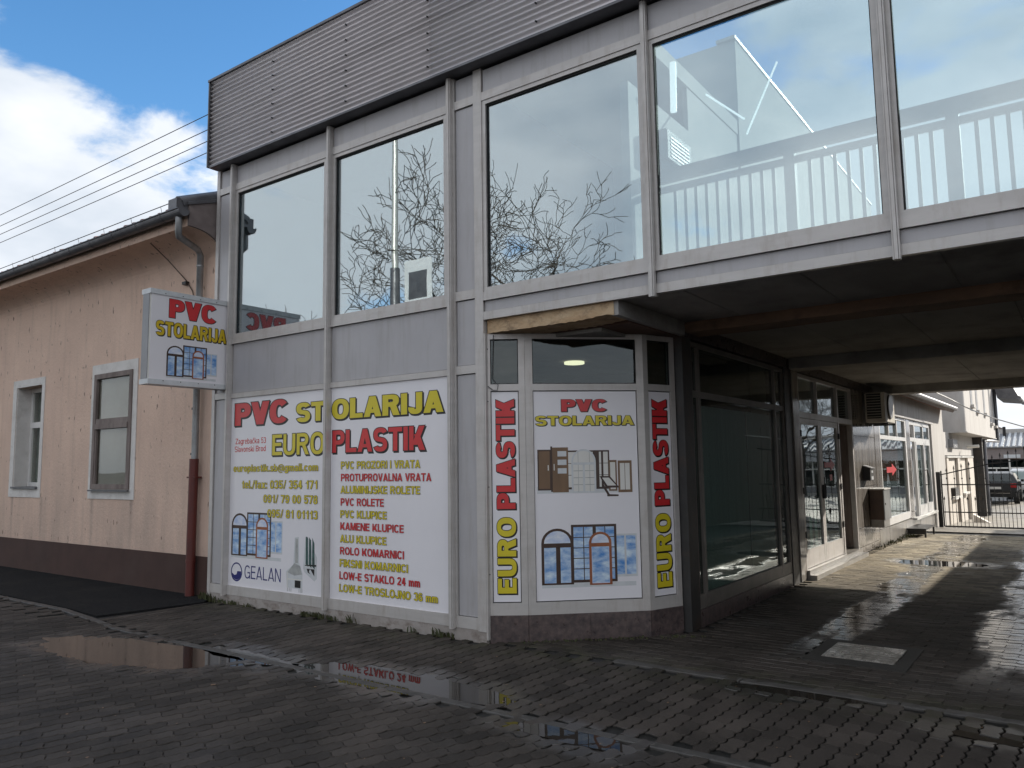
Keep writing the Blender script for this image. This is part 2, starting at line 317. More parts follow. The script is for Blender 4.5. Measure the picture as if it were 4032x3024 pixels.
# moss and dirt at the foot of the wall
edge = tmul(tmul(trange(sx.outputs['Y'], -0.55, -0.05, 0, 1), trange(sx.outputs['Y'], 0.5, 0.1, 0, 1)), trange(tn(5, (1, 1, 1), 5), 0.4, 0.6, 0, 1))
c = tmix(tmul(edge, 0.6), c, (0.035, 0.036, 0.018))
mulv = nd(t, 'ShaderNodeVectorMath'); mulv.operation = 'SCALE'; t.links.new(c, mulv.inputs[0])
addt = nd(t, 'ShaderNodeMath'); addt.operation = 'ADD'; t.links.new(tone.outputs['Fac'], addt.inputs[0]); addt.inputs[1].default_value = 0.8
t.links.new(addt.outputs[0], mulv.inputs['Scale'])
t.links.new(mulv.outputs[0], b.inputs['Base Color'])
def track(c0, w):
    a = nd(t, 'ShaderNodeMath'); a.operation = 'SUBTRACT'; a.inputs[1].default_value = c0
    wob = nd(t, 'ShaderNodeMath'); wob.operation = 'ADD'
    t.links.new(sx.outputs['X'], wob.inputs[0]); t.links.new(tmul(trange(tn(1.6, (1, 0.6, 1), 5, 0.6), 0.3, 0.7, -1.0, 1.0), 0.16), wob.inputs[1])
    t.links.new(wob.outputs[0], a.inputs[0])
    q = nd(t, 'ShaderNodeMath'); q.operation = 'ABSOLUTE'; t.links.new(a.outputs[0], q.inputs[0])
    return trange(q.outputs[0], w, w * 0.72, 0.0, 1.0)
mxn = nd(t, 'ShaderNodeMath'); mxn.operation = 'MAXIMUM'; t.links.new(track(-1.92, 0.27), mxn.inputs[0]); t.links.new(track(-0.52, 0.34), mxn.inputs[1])
wet = tmul(mxn.outputs[0], tmul(trange(sx.outputs['Y'], 0.35, 1.6, 0.0, 1.0), trange(tn(2.4, (1, 0.5, 1), 4), 0.36, 0.48, 0.2, 1.0)))
wet2 = trange(tn(0.8, (1, 1, 1), 5), 0.55, 0.70, 0.0, 0.35)
wm = nd(t, 'ShaderNodeMath'); wm.operation = 'MAXIMUM'; t.links.new(wet, wm.inputs[0]); t.links.new(wet2, wm.inputs[1])
jit = nd(t, 'ShaderNodeTexNoise', Scale=3.0, Detail=4); t.links.new(co_saved.outputs['Position'], jit.inputs['Vector'])
for (cx, cy, rx_, ry_, an) in PUD:
    v1 = nd(t, 'ShaderNodeVectorMath'); v1.operation = 'SUBTRACT'; t.links.new(co_saved.outputs['Position'], v1.inputs[0]); v1.inputs[1].default_value = (cx, cy, 0)
    v2 = nd(t, 'ShaderNodeVectorRotate'); v2.rotation_type = 'Z_AXIS'; t.links.new(v1.outputs[0], v2.inputs['Vector']); v2.inputs['Angle'].default_value = -an
    v3 = nd(t, 'ShaderNodeVectorMath'); v3.operation = 'MULTIPLY'; t.links.new(v2.outputs[0], v3.inputs[0]); v3.inputs[1].default_value = (1 / (rx_ + 0.22), 1 / (ry_ + 0.20), 0)
    v4 = nd(t, 'ShaderNodeVectorMath'); v4.operation = 'LENGTH'; t.links.new(v3.outputs[0], v4.inputs[0])
    v5 = nd(t, 'ShaderNodeMath'); v5.operation = 'ADD'; t.links.new(v4.outputs['Value'], v5.inputs[0]); t.links.new(trange(jit.outputs['Fac'], 0.3, 0.7, -0.35, 0.35), v5.inputs[1])
    v6 = nd(t, 'ShaderNodeMath'); v6.operation = 'MAXIMUM'; t.links.new(wm.outputs[0], v6.inputs[0]); t.links.new(trange(v5.outputs[0], 1.15, 0.70, 0.0, 0.65), v6.inputs[1])
    wm = v6
dk = nd(t, 'ShaderNodeVectorMath'); dk.operation = 'SCALE'; t.links.new(mulv.outputs[0], dk.inputs[0]); t.links.new(trange(wm.outputs[0], 0, 1, 1.0, 0.62), dk.inputs['Scale'])
t.links.new(dk.outputs[0], b.inputs['Base Color'])
t.links.new(trange(wm.outputs[0], 0, 1, 0.72, 0.12), b.inputs['Roughness'])
t.links.new(trange(wm.outputs[0], 0, 1, 0.22, 0.75), b.inputs['Specular IOR Level'])
bp = nd(t, 'ShaderNodeBump', Distance=0.004); t.links.new(tn(140, (1, 1, 1), 4, 0.7), bp.inputs['Height'])
t.links.new(trange(wm.outputs[0], 0, 1, 0.55, 0.10), bp.inputs['Strength']); t.links.new(bp.outputs[0], b.inputs['Normal'])
M['paver'] = mt

# ------------------------------------------------------------------ mesh helpers
class MB:
    def __init__(s): s.v = []; s.f = []; s.m = []; s.cur = 0; s.smooth = set()
    def add(s, vs, fs, sm=False):
        o = len(s.v); s.v += [tuple(x) for x in vs]
        for f in fs:
            s.f.append(tuple(i + o for i in f)); s.m.append(s.cur)
            if sm: s.smooth.add(len(s.f) - 1)
        return s
    def box(s, x0, x1, y0, y1, z0, z1):
        if x0 > x1: x0, x1 = x1, x0
        if y0 > y1: y0, y1 = y1, y0
        if z0 > z1: z0, z1 = z1, z0
        return s.add([(x, y, z) for x in (x0, x1) for y in (y0, y1) for z in (z0, z1)],
                     [(0, 1, 3, 2), (4, 6, 7, 5), (0, 4, 5, 1), (2, 3, 7, 6), (0, 2, 6, 4), (1, 5, 7, 3)])
    def fbox(s, F, a0, a1, z0, z1, d0, d1):
        """box in a wall frame F: a along the wall, z up, d outwards"""
        p = [F(a, z, d) for a in (a0, a1) for d in (d1, d0) for z in (z0, z1)]
        return s.add(p, [(0, 1, 3, 2), (4, 6, 7, 5), (0, 4, 5, 1), (2, 3, 7, 6), (0, 2, 6, 4), (1, 5, 7, 3)])
    def poly(s, pts): return s.add(pts, [tuple(range(len(pts)))])
    def prism(s, pts, vec):
        n = len(pts); vec = Vector(vec)
        q = [tuple(Vector(p) + vec) for p in pts]
        return s.add(list(pts) + q, [tuple(range(n))[::-1], tuple(range(n, 2 * n))] + [(i, (i + 1) % n, n + (i + 1) % n, n + i) for i in range(n)])
    def tube(s, pts, r, n=8, cap=True, sm=True):
        pts = [Vector(p) for p in pts]; k = len(pts)
        rr = r if isinstance(r, (list, tuple)) else [r] * k
        rings = []; ref = None
        for i, p in enumerate(pts):
            d = (pts[min(i + 1, k - 1)] - pts[max(i - 1, 0)]).normalized()
            if ref is None:
                ref = Vector((0, 0, 1)) if abs(d.z) < 0.9 else Vector((1, 0, 0))
            u = (ref - d * ref.dot(d)).normalized(); w = d.cross(u); ref = u
            rings.append([tuple(p + (u * math.cos(6.28318 * j / n) + w * math.sin(6.28318 * j / n)) * rr[i]) for j in range(n)])
        vs = [x for ring in rings for x in ring]
        fs = [(i * n + j, i * n + (j + 1) % n, (i + 1) * n + (j + 1) % n, (i + 1) * n + j) for i in range(k - 1) for j in range(n)]
        s.add(vs, fs, sm)
        if cap: s.add(rings[0], [tuple(range(n))[::-1]]); s.add(rings[-1], [tuple(range(n))])
        return s
    def build(s, name, mats, parent=None, off=None, bevel=0):
        me = bpy.data.meshes.new(name)
        if off is None: off = parent.get('_off', (0, 0, 0)) if parent else (0, 0, 0)
        me.from_pydata([(x - off[0], y - off[1], z - off[2]) for x, y, z in s.v], [], s.f)
        mats = mats if isinstance(mats, (list, tuple)) else [mats]
        for k in mats: me.materials.append(M[k] if isinstance(k, str) else k)
        for i, p in enumerate(me.polygons):
            p.material_index = s.m[i]
            if i in s.smooth: p.use_smooth = True
        me.update()
        o = bpy.data.objects.new(name, me); COL.objects.link(o)
        if parent: o.parent = parent; OFF[o.name] = off
        else: OFF[o.name] = off
        if bevel:
            bm = bmesh.new(); bm.from_mesh(me)
            bmesh.ops.remove_doubles(bm, verts=bm.verts, dist=1e-5)
            bmesh.ops.bevel(bm, geom=[e for e in bm.edges if e.calc_face_angle(0) > 0.5], offset=bevel, segments=2, affect='EDGES')
            bm.to_mesh(me); bm.free()
        return o
OFF = {}
def offof(o): return OFF[o.name]
_b = MB.build
def build(s, name, mats, parent=None, bevel=0):
    return _b(s, name, mats, parent, offof(parent) if parent else (0, 0, 0), bevel)
MB.build = build
def thing(name, label, cat, loc, group=None):
    o = bpy.data.objects.new(name, None); COL.objects.link(o); o.location = loc
    o.empty_display_size = 0.2
    o['label'] = label; o['category'] = cat
    if group: o['group'] = group
    OFF[o.name] = tuple(loc)
    return o
def struct(o): o['kind'] = 'structure'; return o
def box(name, mk, parent, *a, bevel=0): return MB().box(*a).build(name, mk, parent, bevel=bevel)
def copy_tree(o, parent=None):
    c = o.copy(); COL.objects.link(c); c.parent = parent
    for ch in list(o.children): copy_tree(ch, c)
    return c
def frame_front(y=0.0):          # street facade plane
    return lambda a, z, d: (a, y - d, z)
def frame_line(p, q):            # vertical plane through p->q, outward = right-hand side towards the street
    p = Vector((p[0], p[1], 0)); d = (Vector((q[0], q[1], 0)) - p).normalized(); n = Vector((d.y, -d.x, 0))
    return lambda a, z, e: tuple(p + d * a + n * e + Vector((0, 0, z)))
def frame_side(x):               # plane facing +x, a = y
    return lambda a, z, d: (x + d, a, z)

# ------------------------------------------------------------------ lettering
def gl_arc(cx, cy, ax, ay, a0, a1, w, g, n=2.35):
    """part of a superelliptic ring, outer radii ax, ay, thickness w, grown by g"""
    full = abs(a1 - a0) >= 359
    if not full:
        e = math.degrees(g / max(0.1, (ax + ay) / 2 - w / 2)); a0, a1 = (a0 - e, a1 + e) if a1 > a0 else (a0 + e, a1 - e)
    k = max(6, int(abs(a1 - a0) / 14)); P = []
    def pt(a, rx_, ry_):
        c, q = math.cos(R(a)), math.sin(R(a))
        return (cx + rx_ * math.copysign(abs(c) ** (2 / n), c), cy + ry_ * math.copysign(abs(q) ** (2 / n), q))
    for i in range(k):
        b0, b1 = a0 + (a1 - a0) * i / k, a0 + (a1 - a0) * (i + 1) / k
        P.append([pt(b0, ax + g, ay + g), pt(b1, ax + g, ay + g), pt(b1, ax - w - g, ay - w * 0.88 - g), pt(b0, ax - w - g, ay - w * 0.88 - g)])
    return P
def gl_rect(x0, y0, x1, y1, g): return [[(x0 - g, y0 - g), (x1 + g, y0 - g), (x1 + g, y1 + g), (x0 - g, y1 + g)]]
def gl_diag(xb, xt, w, y0, y1, g):
    """slanted bar with level ends; xb, xt are its left x at y0 and y1, w its level width"""
    k = (xt - xb) / (y1 - y0); h = g * math.sqrt(1 + k * k)
    return [[(xb - k * g - h, y0 - g), (xb - k * g + w + h, y0 - g), (xt + k * g + w + h, y1 + g), (xt + k * g - h, y1 + g)]]
def glyph(ch, w, g):
    t = w * 0.86; X = 0.73; Rr, Dg, A = gl_rect, gl_diag, gl_arc
    def rect(*a): return Rr(*a, g)
    def diag(*a): return Dg(*a, g)
    def arc(*a): return A(*a, g)
    if ch == ' ': return [], 0.30
    if ch == 'A': W = .80; d = w * 1.06; return diag(0, W / 2 - d * .52, d, 0, 1) + diag(W - d, W / 2 - d * .48, d, 0, 1) + rect(.2, .19, W - .2, .19 + t * .8), W
    if ch == 'B': W = .70; r_ = (1 + t) / 4; return rect(0, 0, w, 1) + rect(w, 1 - t, W - .3, 1) + rect(w, .5 - t / 2, W - .3, .5 + t / 2) + rect(w, 0, W - .3, t) + arc(W - .3, 1 - r_, .28, r_, -90, 90, w) + arc(W - .3, r_, .30, r_, -90, 90, w), W
    if ch == 'C': W = .76; return arc(W / 2 + .01, .5, W / 2 + .01, .515, 40, 320, w), W
    if ch == 'D': W = .74; return rect(0, 0, w, 1) + rect(w, 1 - t, .36, 1) + rect(w, 0, .36, t) + arc(.34, .5, W - .34, .5, -90, 90, w), W
    if ch == 'E': W = .64; return rect(0, 0, w, 1) + rect(w, 0, W, t) + rect(w, 1 - t, W - .01, 1) + rect(w, .5 - t / 2 + .02, W - .05, .5 + t / 2 + .02), W
    if ch == 'F': W = .60; return rect(0, 0, w, 1) + rect(w, 1 - t, W, 1) + rect(w, .47 - t / 2, W - .06, .47 + t / 2), W
    if ch == 'G': W = .80; return arc(W / 2, .5, W / 2, .515, 38, 330, w) + rect(W * .52, .50 - t, W, .50) + rect(W - w * .9, 0, W, .49), W
    if ch == 'I': return rect(0, 0, w, 1), w
    if ch == 'J': W = .58; return rect(W - w, .28, W, 1) + arc(W / 2, .28, W / 2, .295, 175, 360, w), W
    if ch == 'K': W = .78; d = w * 1.25; return rect(0, 0, w, 1) + diag(w * .6, W - d - .02, d, .22, 1) + diag(W - d, .24, d, 0, .66), W
    if ch == 'L': W = .60; return rect(0, 0, w, 1) + rect(w, 0, W, t), W
    if ch == 'M': W = .90; d = w * 1.0; return rect(0, 0, w * .92, 1) + rect(W - w * .92, 0, W, 1) + diag(W / 2 - d * .5, w * .35, d, 0, 1) + diag(W / 2 - d * .5, W - w * .35 - d, d, 0, 1), W
    if ch == 'N': W = .76; d = w * 1.15; return rect(0, 0, w * .95, 1) + rect(W - w * .95, 0, W, 1) + diag(W - d - w * .1, w * .1, d, 0, 1), W
    if ch == 'O': W = .82; return arc(W / 2, .5, W / 2, .515, 0, 360, w), W
    if ch == 'P': W = .70; r_ = .32; return rect(0, 0, w, 1) + rect(w, 1 - t, W - .32, 1) + rect(w, 1 - 2 * r_, W - .32, 1 - 2 * r_ + t) + arc(W - .32, 1 - r_, .32, r_, -90, 90, w), W
    if ch == 'R': W = .76; r_ = .29; return rect(0, 0, w, 1) + rect(w, 1 - t, W - .34, 1) + rect(w, 1 - 2 * r_, W - .34, 1 - 2 * r_ + t) + arc(W - .36, 1 - r_, .32, r_, -90, 90, w) + diag(W - w * 1.15, W * .42, w * 1.12, 0, .47), W
    if ch == 'S': W = .72; r_ = (1 + t) / 4; return arc(W / 2, 1 - r_ + .01, W / 2, r_ + .005, 22, 270, w) + arc(W / 2, r_ - .01, W / 2, r_ + .005, 90, -158, w), W
    if ch == 'T': W = .70; return rect(W / 2 - w / 2, 0, W / 2 + w / 2, 1 - t) + rect(0, 1 - t, W, 1), W
    if ch == 'U': W = .76; return rect(0, .36, w, 1) + rect(W - w, .36, W, 1) + arc(W / 2, .37, W / 2, .385, 180, 360, w), W
    if ch == 'V': W = .78; d = w * 1.08; return diag(W / 2 - d * .52, 0, d, 0, 1) + diag(W / 2 - d * .48, W - d, d, 0, 1), W
    if ch == 'W': W = 1.08; d = w * .98; return diag(W * .27 - d / 2, 0, d, 0, 1) + diag(W * .27 - d / 2, W / 2 - d / 2, d, 0, 1) + diag(W * .73 - d / 2, W / 2 - d / 2, d, 0, 1) + diag(W * .73 - d / 2, W - d, d, 0, 1), W
    if ch == 'Z': W = .70; return rect(0, 0, W, t) + rect(0, 1 - t, W, 1) + diag(.0, W - w * 1.3, w * 1.3, t * .9, 1 - t * .9), W
    if ch == '-': return rect(0, .30, .34, .30 + t), .34
    if ch == '.': return rect(0, 0, w, w), w
    if ch == ':': return rect(0, 0, w, w) + rect(0, .5, w, .5 + w), w
    if ch == '/': return diag(0, .28, w * .75, -.02, 1.02), .36
    W = .60
    if ch == '0': return arc(W / 2, .5, W / 2, .51, 0, 360, w), W
    if ch == '1': return rect(W * .46, 0, W * .46 + w, 1) + diag(.06, .25, w * .9, .66, .86), W * .46 + w + .04
    if ch == '2': return arc(W / 2, .70, W / 2, .31, 165, -38, w) + diag(.0, W * .56, w * 1.25, t * .8, .56) + rect(0, 0, W, t), W
    if ch == '3': r_ = (1 + t) / 4; return arc(W / 2, 1 - r_ + .01, W / 2 - .01, r_, 160, -90, w) + arc(W / 2, r_ - .01, W / 2, r_, 90, -160, w), W
    if ch == '4': return rect(W - w - .1, 0, W - .1, 1) + rect(.06, .22, W, .22 + t) + diag(.0, W - w - .18, w * .95, .24, 1), W
    if ch == '5': return arc(W / 2, .33, W / 2, .34, -158, 128, w) + rect(.06, 1 - t, W - .03, 1) + rect(.04, .42, .04 + w * .9, 1), W
    if ch == '6': return arc(W / 2, .32, W / 2, .33, 0, 360, w) + arc(W / 2, .5, W / 2, .51, 35, 185, w), W
    if ch == '7': return rect(0, 1 - t, W, 1) + diag(W * .22, W - w * 1.05, w * 1.05, 0, 1 - t * .5), W
    if ch == '8': r_ = (1 + t) / 4; return arc(W / 2, 1 - r_ + .01, W / 2 - .02, r_, 0, 360, w) + arc(W / 2, r_ - .01, W / 2, r_ + .01, 0, 360, w), W
    if ch == '9': return arc(W / 2, .68, W / 2, .33, 0, 360, w) + arc(W / 2, .5, W / 2, .51, 215, 365, w), W
    W = .58; hx = X / 2
    if ch in 'o': return arc(W / 2, hx, W / 2, hx + .01, 0, 360, w), W
    if ch in 'c\u010d':
        p = arc(W / 2, hx, W / 2, hx + .01, 42, 318, w)
        if ch != 'c': p = p + diag(.26, .12, w * .8, X + .08, X + .27) + diag(.26, .40, w * .8, X + .08, X + .27)
        return p, W - .02
    if ch == 'e': return arc(W / 2, hx, W / 2, hx + .01, 0, 322, w) + rect(w * .8, hx - t * .35, W - .02, hx + t * .35), W
    if ch == 'a': return arc(W / 2 - .02, X * .29, W / 2 - .02, X * .3, 0, 360, w * .92) + arc(W / 2, X * .66, W / 2 - .02, X * .35, 0, 165, w) + rect(W - w - .02, 0, W - .02, X * .66), W
    if ch == 's': W = .52; r_ = (X + t) / 4; return arc(W / 2, X - r_ + .01, W / 2, r_ + .005, 20, 270, w) + arc(W / 2, r_ - .01, W / 2, r_ + .005, 90, -160, w), W
    if ch == 'u': return rect(0, .27, w, X) + rect(W - w, 0, W, X) + arc(W / 2, .28, W / 2, .29, 180, 360, w), W
    if ch == 'n': return rect(0, 0, w, X) + rect(W - w, 0, W, X - .27) + arc(W / 2, X - .28, W / 2, .29, 0, 180, w), W
    if ch == 'm': V = .50; return rect(0, 0, w, X) + rect(V - w, 0, V, X - .25) + arc(V / 2, X - .26, V / 2, .27, 0, 180, w) + rect(2 * V - 2 * w, 0, 2 * V - w, X - .25) + arc(V - w + V / 2, X - .26, V / 2, .27, 0, 180, w), 2 * V - w
    if ch == 'r': return rect(0, 0, w, X) + arc(.40, X - .34, .40, .35, 92, 150, w), .42
    if ch == 'l': return rect(0, 0, w, 1), w
    if ch == 'i': return rect(0, 0, w, X) + rect(0, 1 - t, w, 1), w
    if ch == 't': return rect(.10, .12, .10 + w, .94) + rect(0, X - t * .9, .36, X) + rect(.14, 0, .36, t), .36
    if ch == 'f': return rect(.10, 0, .10 + w, .80) + rect(0, X - t * .9, .38, X) + rect(.14, 1 - t, .38, 1) + rect(.10, .78, .10 + w, .97), .38
    if ch == 'k': d = w * 1.15; return rect(0, 0, w, 1) + diag(w * .6, W - d, d, .18, X) + diag(W - d + .02, .18, d, 0, .48), W + .02
    if ch == 'v': d = w * 1.05; return diag(W / 2 - d / 2, 0, d, 0, X) + diag(W / 2 - d / 2, W - d, d, 0, X), W
    if ch == 'x': d = w * 1.15; return diag(0, W - d, d, 0, X) + diag(W - d, 0, d, 0, X), W
    if ch == 'b': return rect(0, 0, w, 1) + arc(W / 2, hx, W / 2, hx + .01, 0, 360, w), W
    if ch == 'd': return rect(W - w, 0, W, 1) + arc(W / 2, hx, W / 2, hx + .01, 0, 360, w), W
    if ch == 'p': return rect(0, -.26, w, X) + arc(W / 2, hx, W / 2, hx + .01, 0, 360, w), W
    if ch == 'g': return rect(W - w, -.05, W, X) + arc(W / 2, hx, W / 2, hx + .01, 0, 360, w) + arc(W / 2, -.02, W / 2, .26, 190, 360, w), W
    if ch == '@': return arc(.50, .38, .50, .58, -40, 290, w * .6) + arc(.48, .38, .24, .28, 0, 360, w * .6) + rect(.66, .18, .66 + w * .6, .66) + rect(.66, .12, .86, .12 + t * .6), 1.0
    return rect(0, 0, .5, 1), .5
def text_polys(txt, w, g, gap):
    x = 0.0; P = []
    for ch in txt:
        p, adv = glyph(ch, w, g)
        P += [[(a + x, b_) for a, b_ in q] for q in p]
        x += adv + gap
    return P, x - gap
def lettering(txt, F, a0, a1, zb, h, col, parent, bold=0.22, shadow=0.0, outline=0.0, d=0.002, vertical=False, edge='black', gap=None):
    """flat printed line of sans letters; bold = stroke weight, outline and shadow in units of the cap height"""
    if gap is None: gap = 0.085
    mb = MB(); P, W = text_polys(txt, bold, 0, gap); k = (a1 - a0) / W
    def put(P, dx, dz, dd):
        for i, q in enumerate(P):
            e = dd + 0.00004 * (i % 7)
            if vertical: mb.poly([F(zb - b_ * h + dz, a0 + a * k + dx, e) for a, b_ in q])
            else: mb.poly([F(a0 + a * k + dx, zb + b_ * h + dz, e) for a, b_ in q])
    if outline or shadow:
        mb.cur = 1; Q, _ = text_polys(txt, bold, outline, gap)
        if outline: put(Q, 0, 0, d + 0.0007)
        if shadow:
            if vertical: put(Q, -shadow, shadow, d + 0.0003)
            else: put(Q, shadow, -shadow, d + 0.0003)
    mb.cur = 0; put(P, 0, 0, d + 0.0012)
    return mb.build('lettering', [col, edge], parent)

# ================================================================== GROUND
GP = [(-400, 0), (10.5, 0), (17.6, -0.16), (20.2, -0.28), (26.4, -0.5), (60, -0.6), (900, -0.6)]
def gz(y):
    for (a, za), (b_, zb) in zip(GP, GP[1:]):
        if y <= b_: return za + (zb - za) * (y - a) / (b_ - a)
    return -0.6
def dip(x, y):
    s = 0.0
    for (cx, cy, rx_, ry_, an) in PUD:
        dx, dy = x - cx, y - cy
        u = (dx * math.cos(an) + dy * math.sin(an)) / rx_; v = (-dx * math.sin(an) + dy * math.cos(an)) / ry_
        q = u * u + v * v
        if q < 2.2: s = max(s, 1 - q / 1.45)
    return 0.010 * max(0.0, min(1.0, s * 1.7))
g = MB()
ys = [-400, -60, -6.2, 10.5, 17.6, 20.2, 26.4, 60, 900]
for a, b_ in zip(ys, ys[1:]):
    g.poly([(-600, a, gz(a) - 0.035), (600, a, gz(a) - 0.035), (600, b_, gz(b_) - 0.035), (-600, b_, gz(b_) - 0.035)])
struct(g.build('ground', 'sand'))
struct(MB().box(-200, 200, -16, -6.0, -0.06, -0.02).build('road', 'road'))
yd = MB()
for a, b_ in zip([15.5, 17.6, 20.2, 26.4, 60], [17.6, 20.2, 26.4, 60, 80]):
    yd.poly([(-12, a, gz(a) - 0.004), (20, a, gz(a) - 0.004), (20, b_, gz(b_) - 0.004), (-12, b_, gz(b_) - 0.004)])
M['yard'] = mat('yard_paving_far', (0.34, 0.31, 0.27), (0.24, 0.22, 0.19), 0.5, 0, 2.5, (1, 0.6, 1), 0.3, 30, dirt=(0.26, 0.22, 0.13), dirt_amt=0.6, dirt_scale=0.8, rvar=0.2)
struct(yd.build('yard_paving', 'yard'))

# ---- pavers: zigzag concrete blocks 225 x 112 mm
L_, W_ = 0.225, 0.1125
def block_outline(shrink):
    def wv(tt): return 0.0085 * math.sin(4 * math.pi * tt / L_) + 0.003 * math.sin(8 * math.pi * tt / L_ + 0.6)
    hl, hw = L_ / 2 - (0.0010 if shrink < 0.006 else 0.0030), W_ / 2 - shrink
    n = 8; pts = []
    for i in range(n + 1):
        yy = -hl + 2 * hl * i / n; pts.append((hw + wv(yy), yy))
    for s_ in (0.45, -0.45): pts.append((hw * s_ + wv(hl), hl + 0.006 * (-1 if s_ > 0 else 1)))
    for i in range(n + 1):
        yy = hl - 2 * hl * i / n; pts.append((-hw + wv(yy), yy))
    for s_ in (-0.45, 0.45): pts.append((hw * s_ + wv(-hl), -hl + 0.006 * (-1 if s_ > 0 else 1)))
    return pts
o_out, o_in = block_outline(0.0050), block_outline(0.0088)
NB = len(o_out)
BV = [(x, y, -0.03) for x, y in o_out] + [(x, y, -0.0055) for x, y in o_out] + [(x, y, 0.0) for x, y in o_in]
BF = [tuple(range(2 * NB, 3 * NB))] + [(k * NB + i, k * NB + (i + 1) % NB, (k + 1) * NB + (i + 1) % NB, (k + 1) * NB + i) for k in (0, 1) for i in range(NB)]
paver_meshes = []
for tv_ in (-0.10, 0.05, 0.15, 0.22, 0.30, 0.45):
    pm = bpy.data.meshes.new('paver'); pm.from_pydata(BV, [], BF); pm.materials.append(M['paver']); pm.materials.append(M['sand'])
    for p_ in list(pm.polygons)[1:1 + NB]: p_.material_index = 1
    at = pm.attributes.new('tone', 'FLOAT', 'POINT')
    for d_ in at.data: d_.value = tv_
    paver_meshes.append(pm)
camp = Vector((0, -5.73, 1.6))
def in_view(x, y):
    v = Vector((x, y, 0)) - camp
    dz_ = v.dot(fw)
    if dz_ < 1.5: return False
    u = v.dot(rx) / dz_; w = v.dot(dn) / dz_
    return -0.74 < u < 0.74 and w < 0.56
blocks = []
MH = (-1.93, -1.17, 0.90, 1.76)
def try_add(x, y, ang, zone):
    if not in_view(x, y): return
    if zone == 'outer':
        if y > -1.575: return
        if x < -8.2 and y > -1.575 + (min(1, (-8.2 - x) / 1.5)) * 0.25: return
    elif zone == 'inner':
        if not (-1.47 < y < -0.01 and -8.88 < x < 4): return
        if y > -0.04 and x < -4.4: return
        if x < -8.70: return
    elif zone == 'left':
        if not (x < -8.2 and -1.575 <= y < -1.36): return
        if y > -1.44 and x > -9.6: return
    else:
        if not (y > 0.13 and y < 15.6 and x < 3.3): return
        if x < -3.02 - 0.02 and y > 1.4: return
        if y <= 1.5:      # keep clear of the angled shopfront
            lx = -3.16 - (1.42 - y) * (0.84 / 0.79) * 0.82
            if x < lx + 0.03: return
        if MH[0] + 0.07 < x < MH[1] - 0.07 and MH[2] + 0.03 < y < MH[3] - 0.03: return
    d = (Vector((x, y, 0)) - camp).length
    dz = random.gauss(0, 0.0012) - dip(x, y) + gz(y)
    if d > 12 and zone != 'pass': pass
    gx = -(dip(x + 0.04, y) - dip(x - 0.04, y)) / 0.08; gy = -(dip(x, y + 0.04) - dip(x, y - 0.04)) / 0.08 + (gz(y + 0.1) - gz(y - 0.1)) / 0.2
    aa = ang + random.gauss(0, 0.006); ca_, sa_ = math.cos(aa), math.sin(aa)
    sxl, syl = gx * ca_ + gy * sa_ + random.gauss(0, 0.013), -gx * sa_ + gy * ca_ + random.gauss(0, 0.010)
    blocks.append((d, x, y, dz, aa, sxl, syl, random.uniform(-0.12, 0.50)))
def field(cx, cy, ang, nx, ny, zone):
    ca, sa = math.cos(ang), math.sin(ang)
    for i in range(-nx, nx + 1):
        for j in range(-ny, ny + 1):
            lx = i * W_; ly = j * L_ + (L_ / 2 if i % 2 else 0)
            try_add(cx + lx * ca - ly * sa, cy + lx * sa + ly * ca, ang, zone)
field(-4.5, -3.0, R(-21), 110, 40, 'outer')
field(-4.5, -0.80, R(-3), 60, 6, 'inner')
field(-11, -1.5, R(-18), 40, 6, 'left')
field(-0.5, 7.0, R(90), 66, 30, 'pass')
blocks.sort(key=lambda q: q[0])
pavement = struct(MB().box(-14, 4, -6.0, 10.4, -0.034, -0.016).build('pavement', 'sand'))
pavement.data.name = 'pavement'
for (d, x, y, z, a, tx, ty, tone_) in blocks[:300]:
    o = bpy.data.objects.new('paver', random.choice(paver_meshes)); COL.objects.link(o); o.parent = pavement
    o.location = (x, y, z); o.rotation_euler = (ty, -tx, a)
sv, sf, st_ = [], [], []
for (d, x, y, z, a, tx, ty, tone_) in blocks[300:]:
    ca, sa = math.cos(a), math.sin(a); o0 = len(sv)
    for (px_, py_, pz_) in BV:
        sv.append((x + px_ * ca - py_ * sa, y + px_ * sa + py_ * ca, z + pz_ + px_ * tx + py_ * ty)); st_.append(tone_)
    sf += [tuple(q + o0 for q in f_) for f_ in BF]
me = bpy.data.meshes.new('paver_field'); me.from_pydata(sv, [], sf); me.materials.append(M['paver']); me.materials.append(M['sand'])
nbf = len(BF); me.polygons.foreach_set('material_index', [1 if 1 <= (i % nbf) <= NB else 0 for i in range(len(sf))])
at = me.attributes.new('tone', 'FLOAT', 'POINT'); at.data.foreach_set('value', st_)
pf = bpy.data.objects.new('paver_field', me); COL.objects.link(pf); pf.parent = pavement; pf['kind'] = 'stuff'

# water standing in the dips
for k, (cx, cy, rx_, ry_, an) in enumerate(PUD):
    pts = []
    n = 40
    for i in range(n):
        th = 2 * math.pi * i / n
        rr = 1.12 * (1 + 0.10 * math.sin(3 * th + k) + 0.07 * math.sin(7 * th + 2 * k) + 0.05 * math.sin(13 * th + k))
        ux, uy = rx_ * rr * math.cos(th), ry_ * rr * math.sin(th)
        pts.append((cx + ux * math.cos(an) - uy * math.sin(an), cy + ux * math.sin(an) + uy * math.cos(an), gz(cy) - 0.0030))
    o = MB().prism(pts[::-1], (0, 0, -0.004)).build('puddle', 'water'); struct(o)

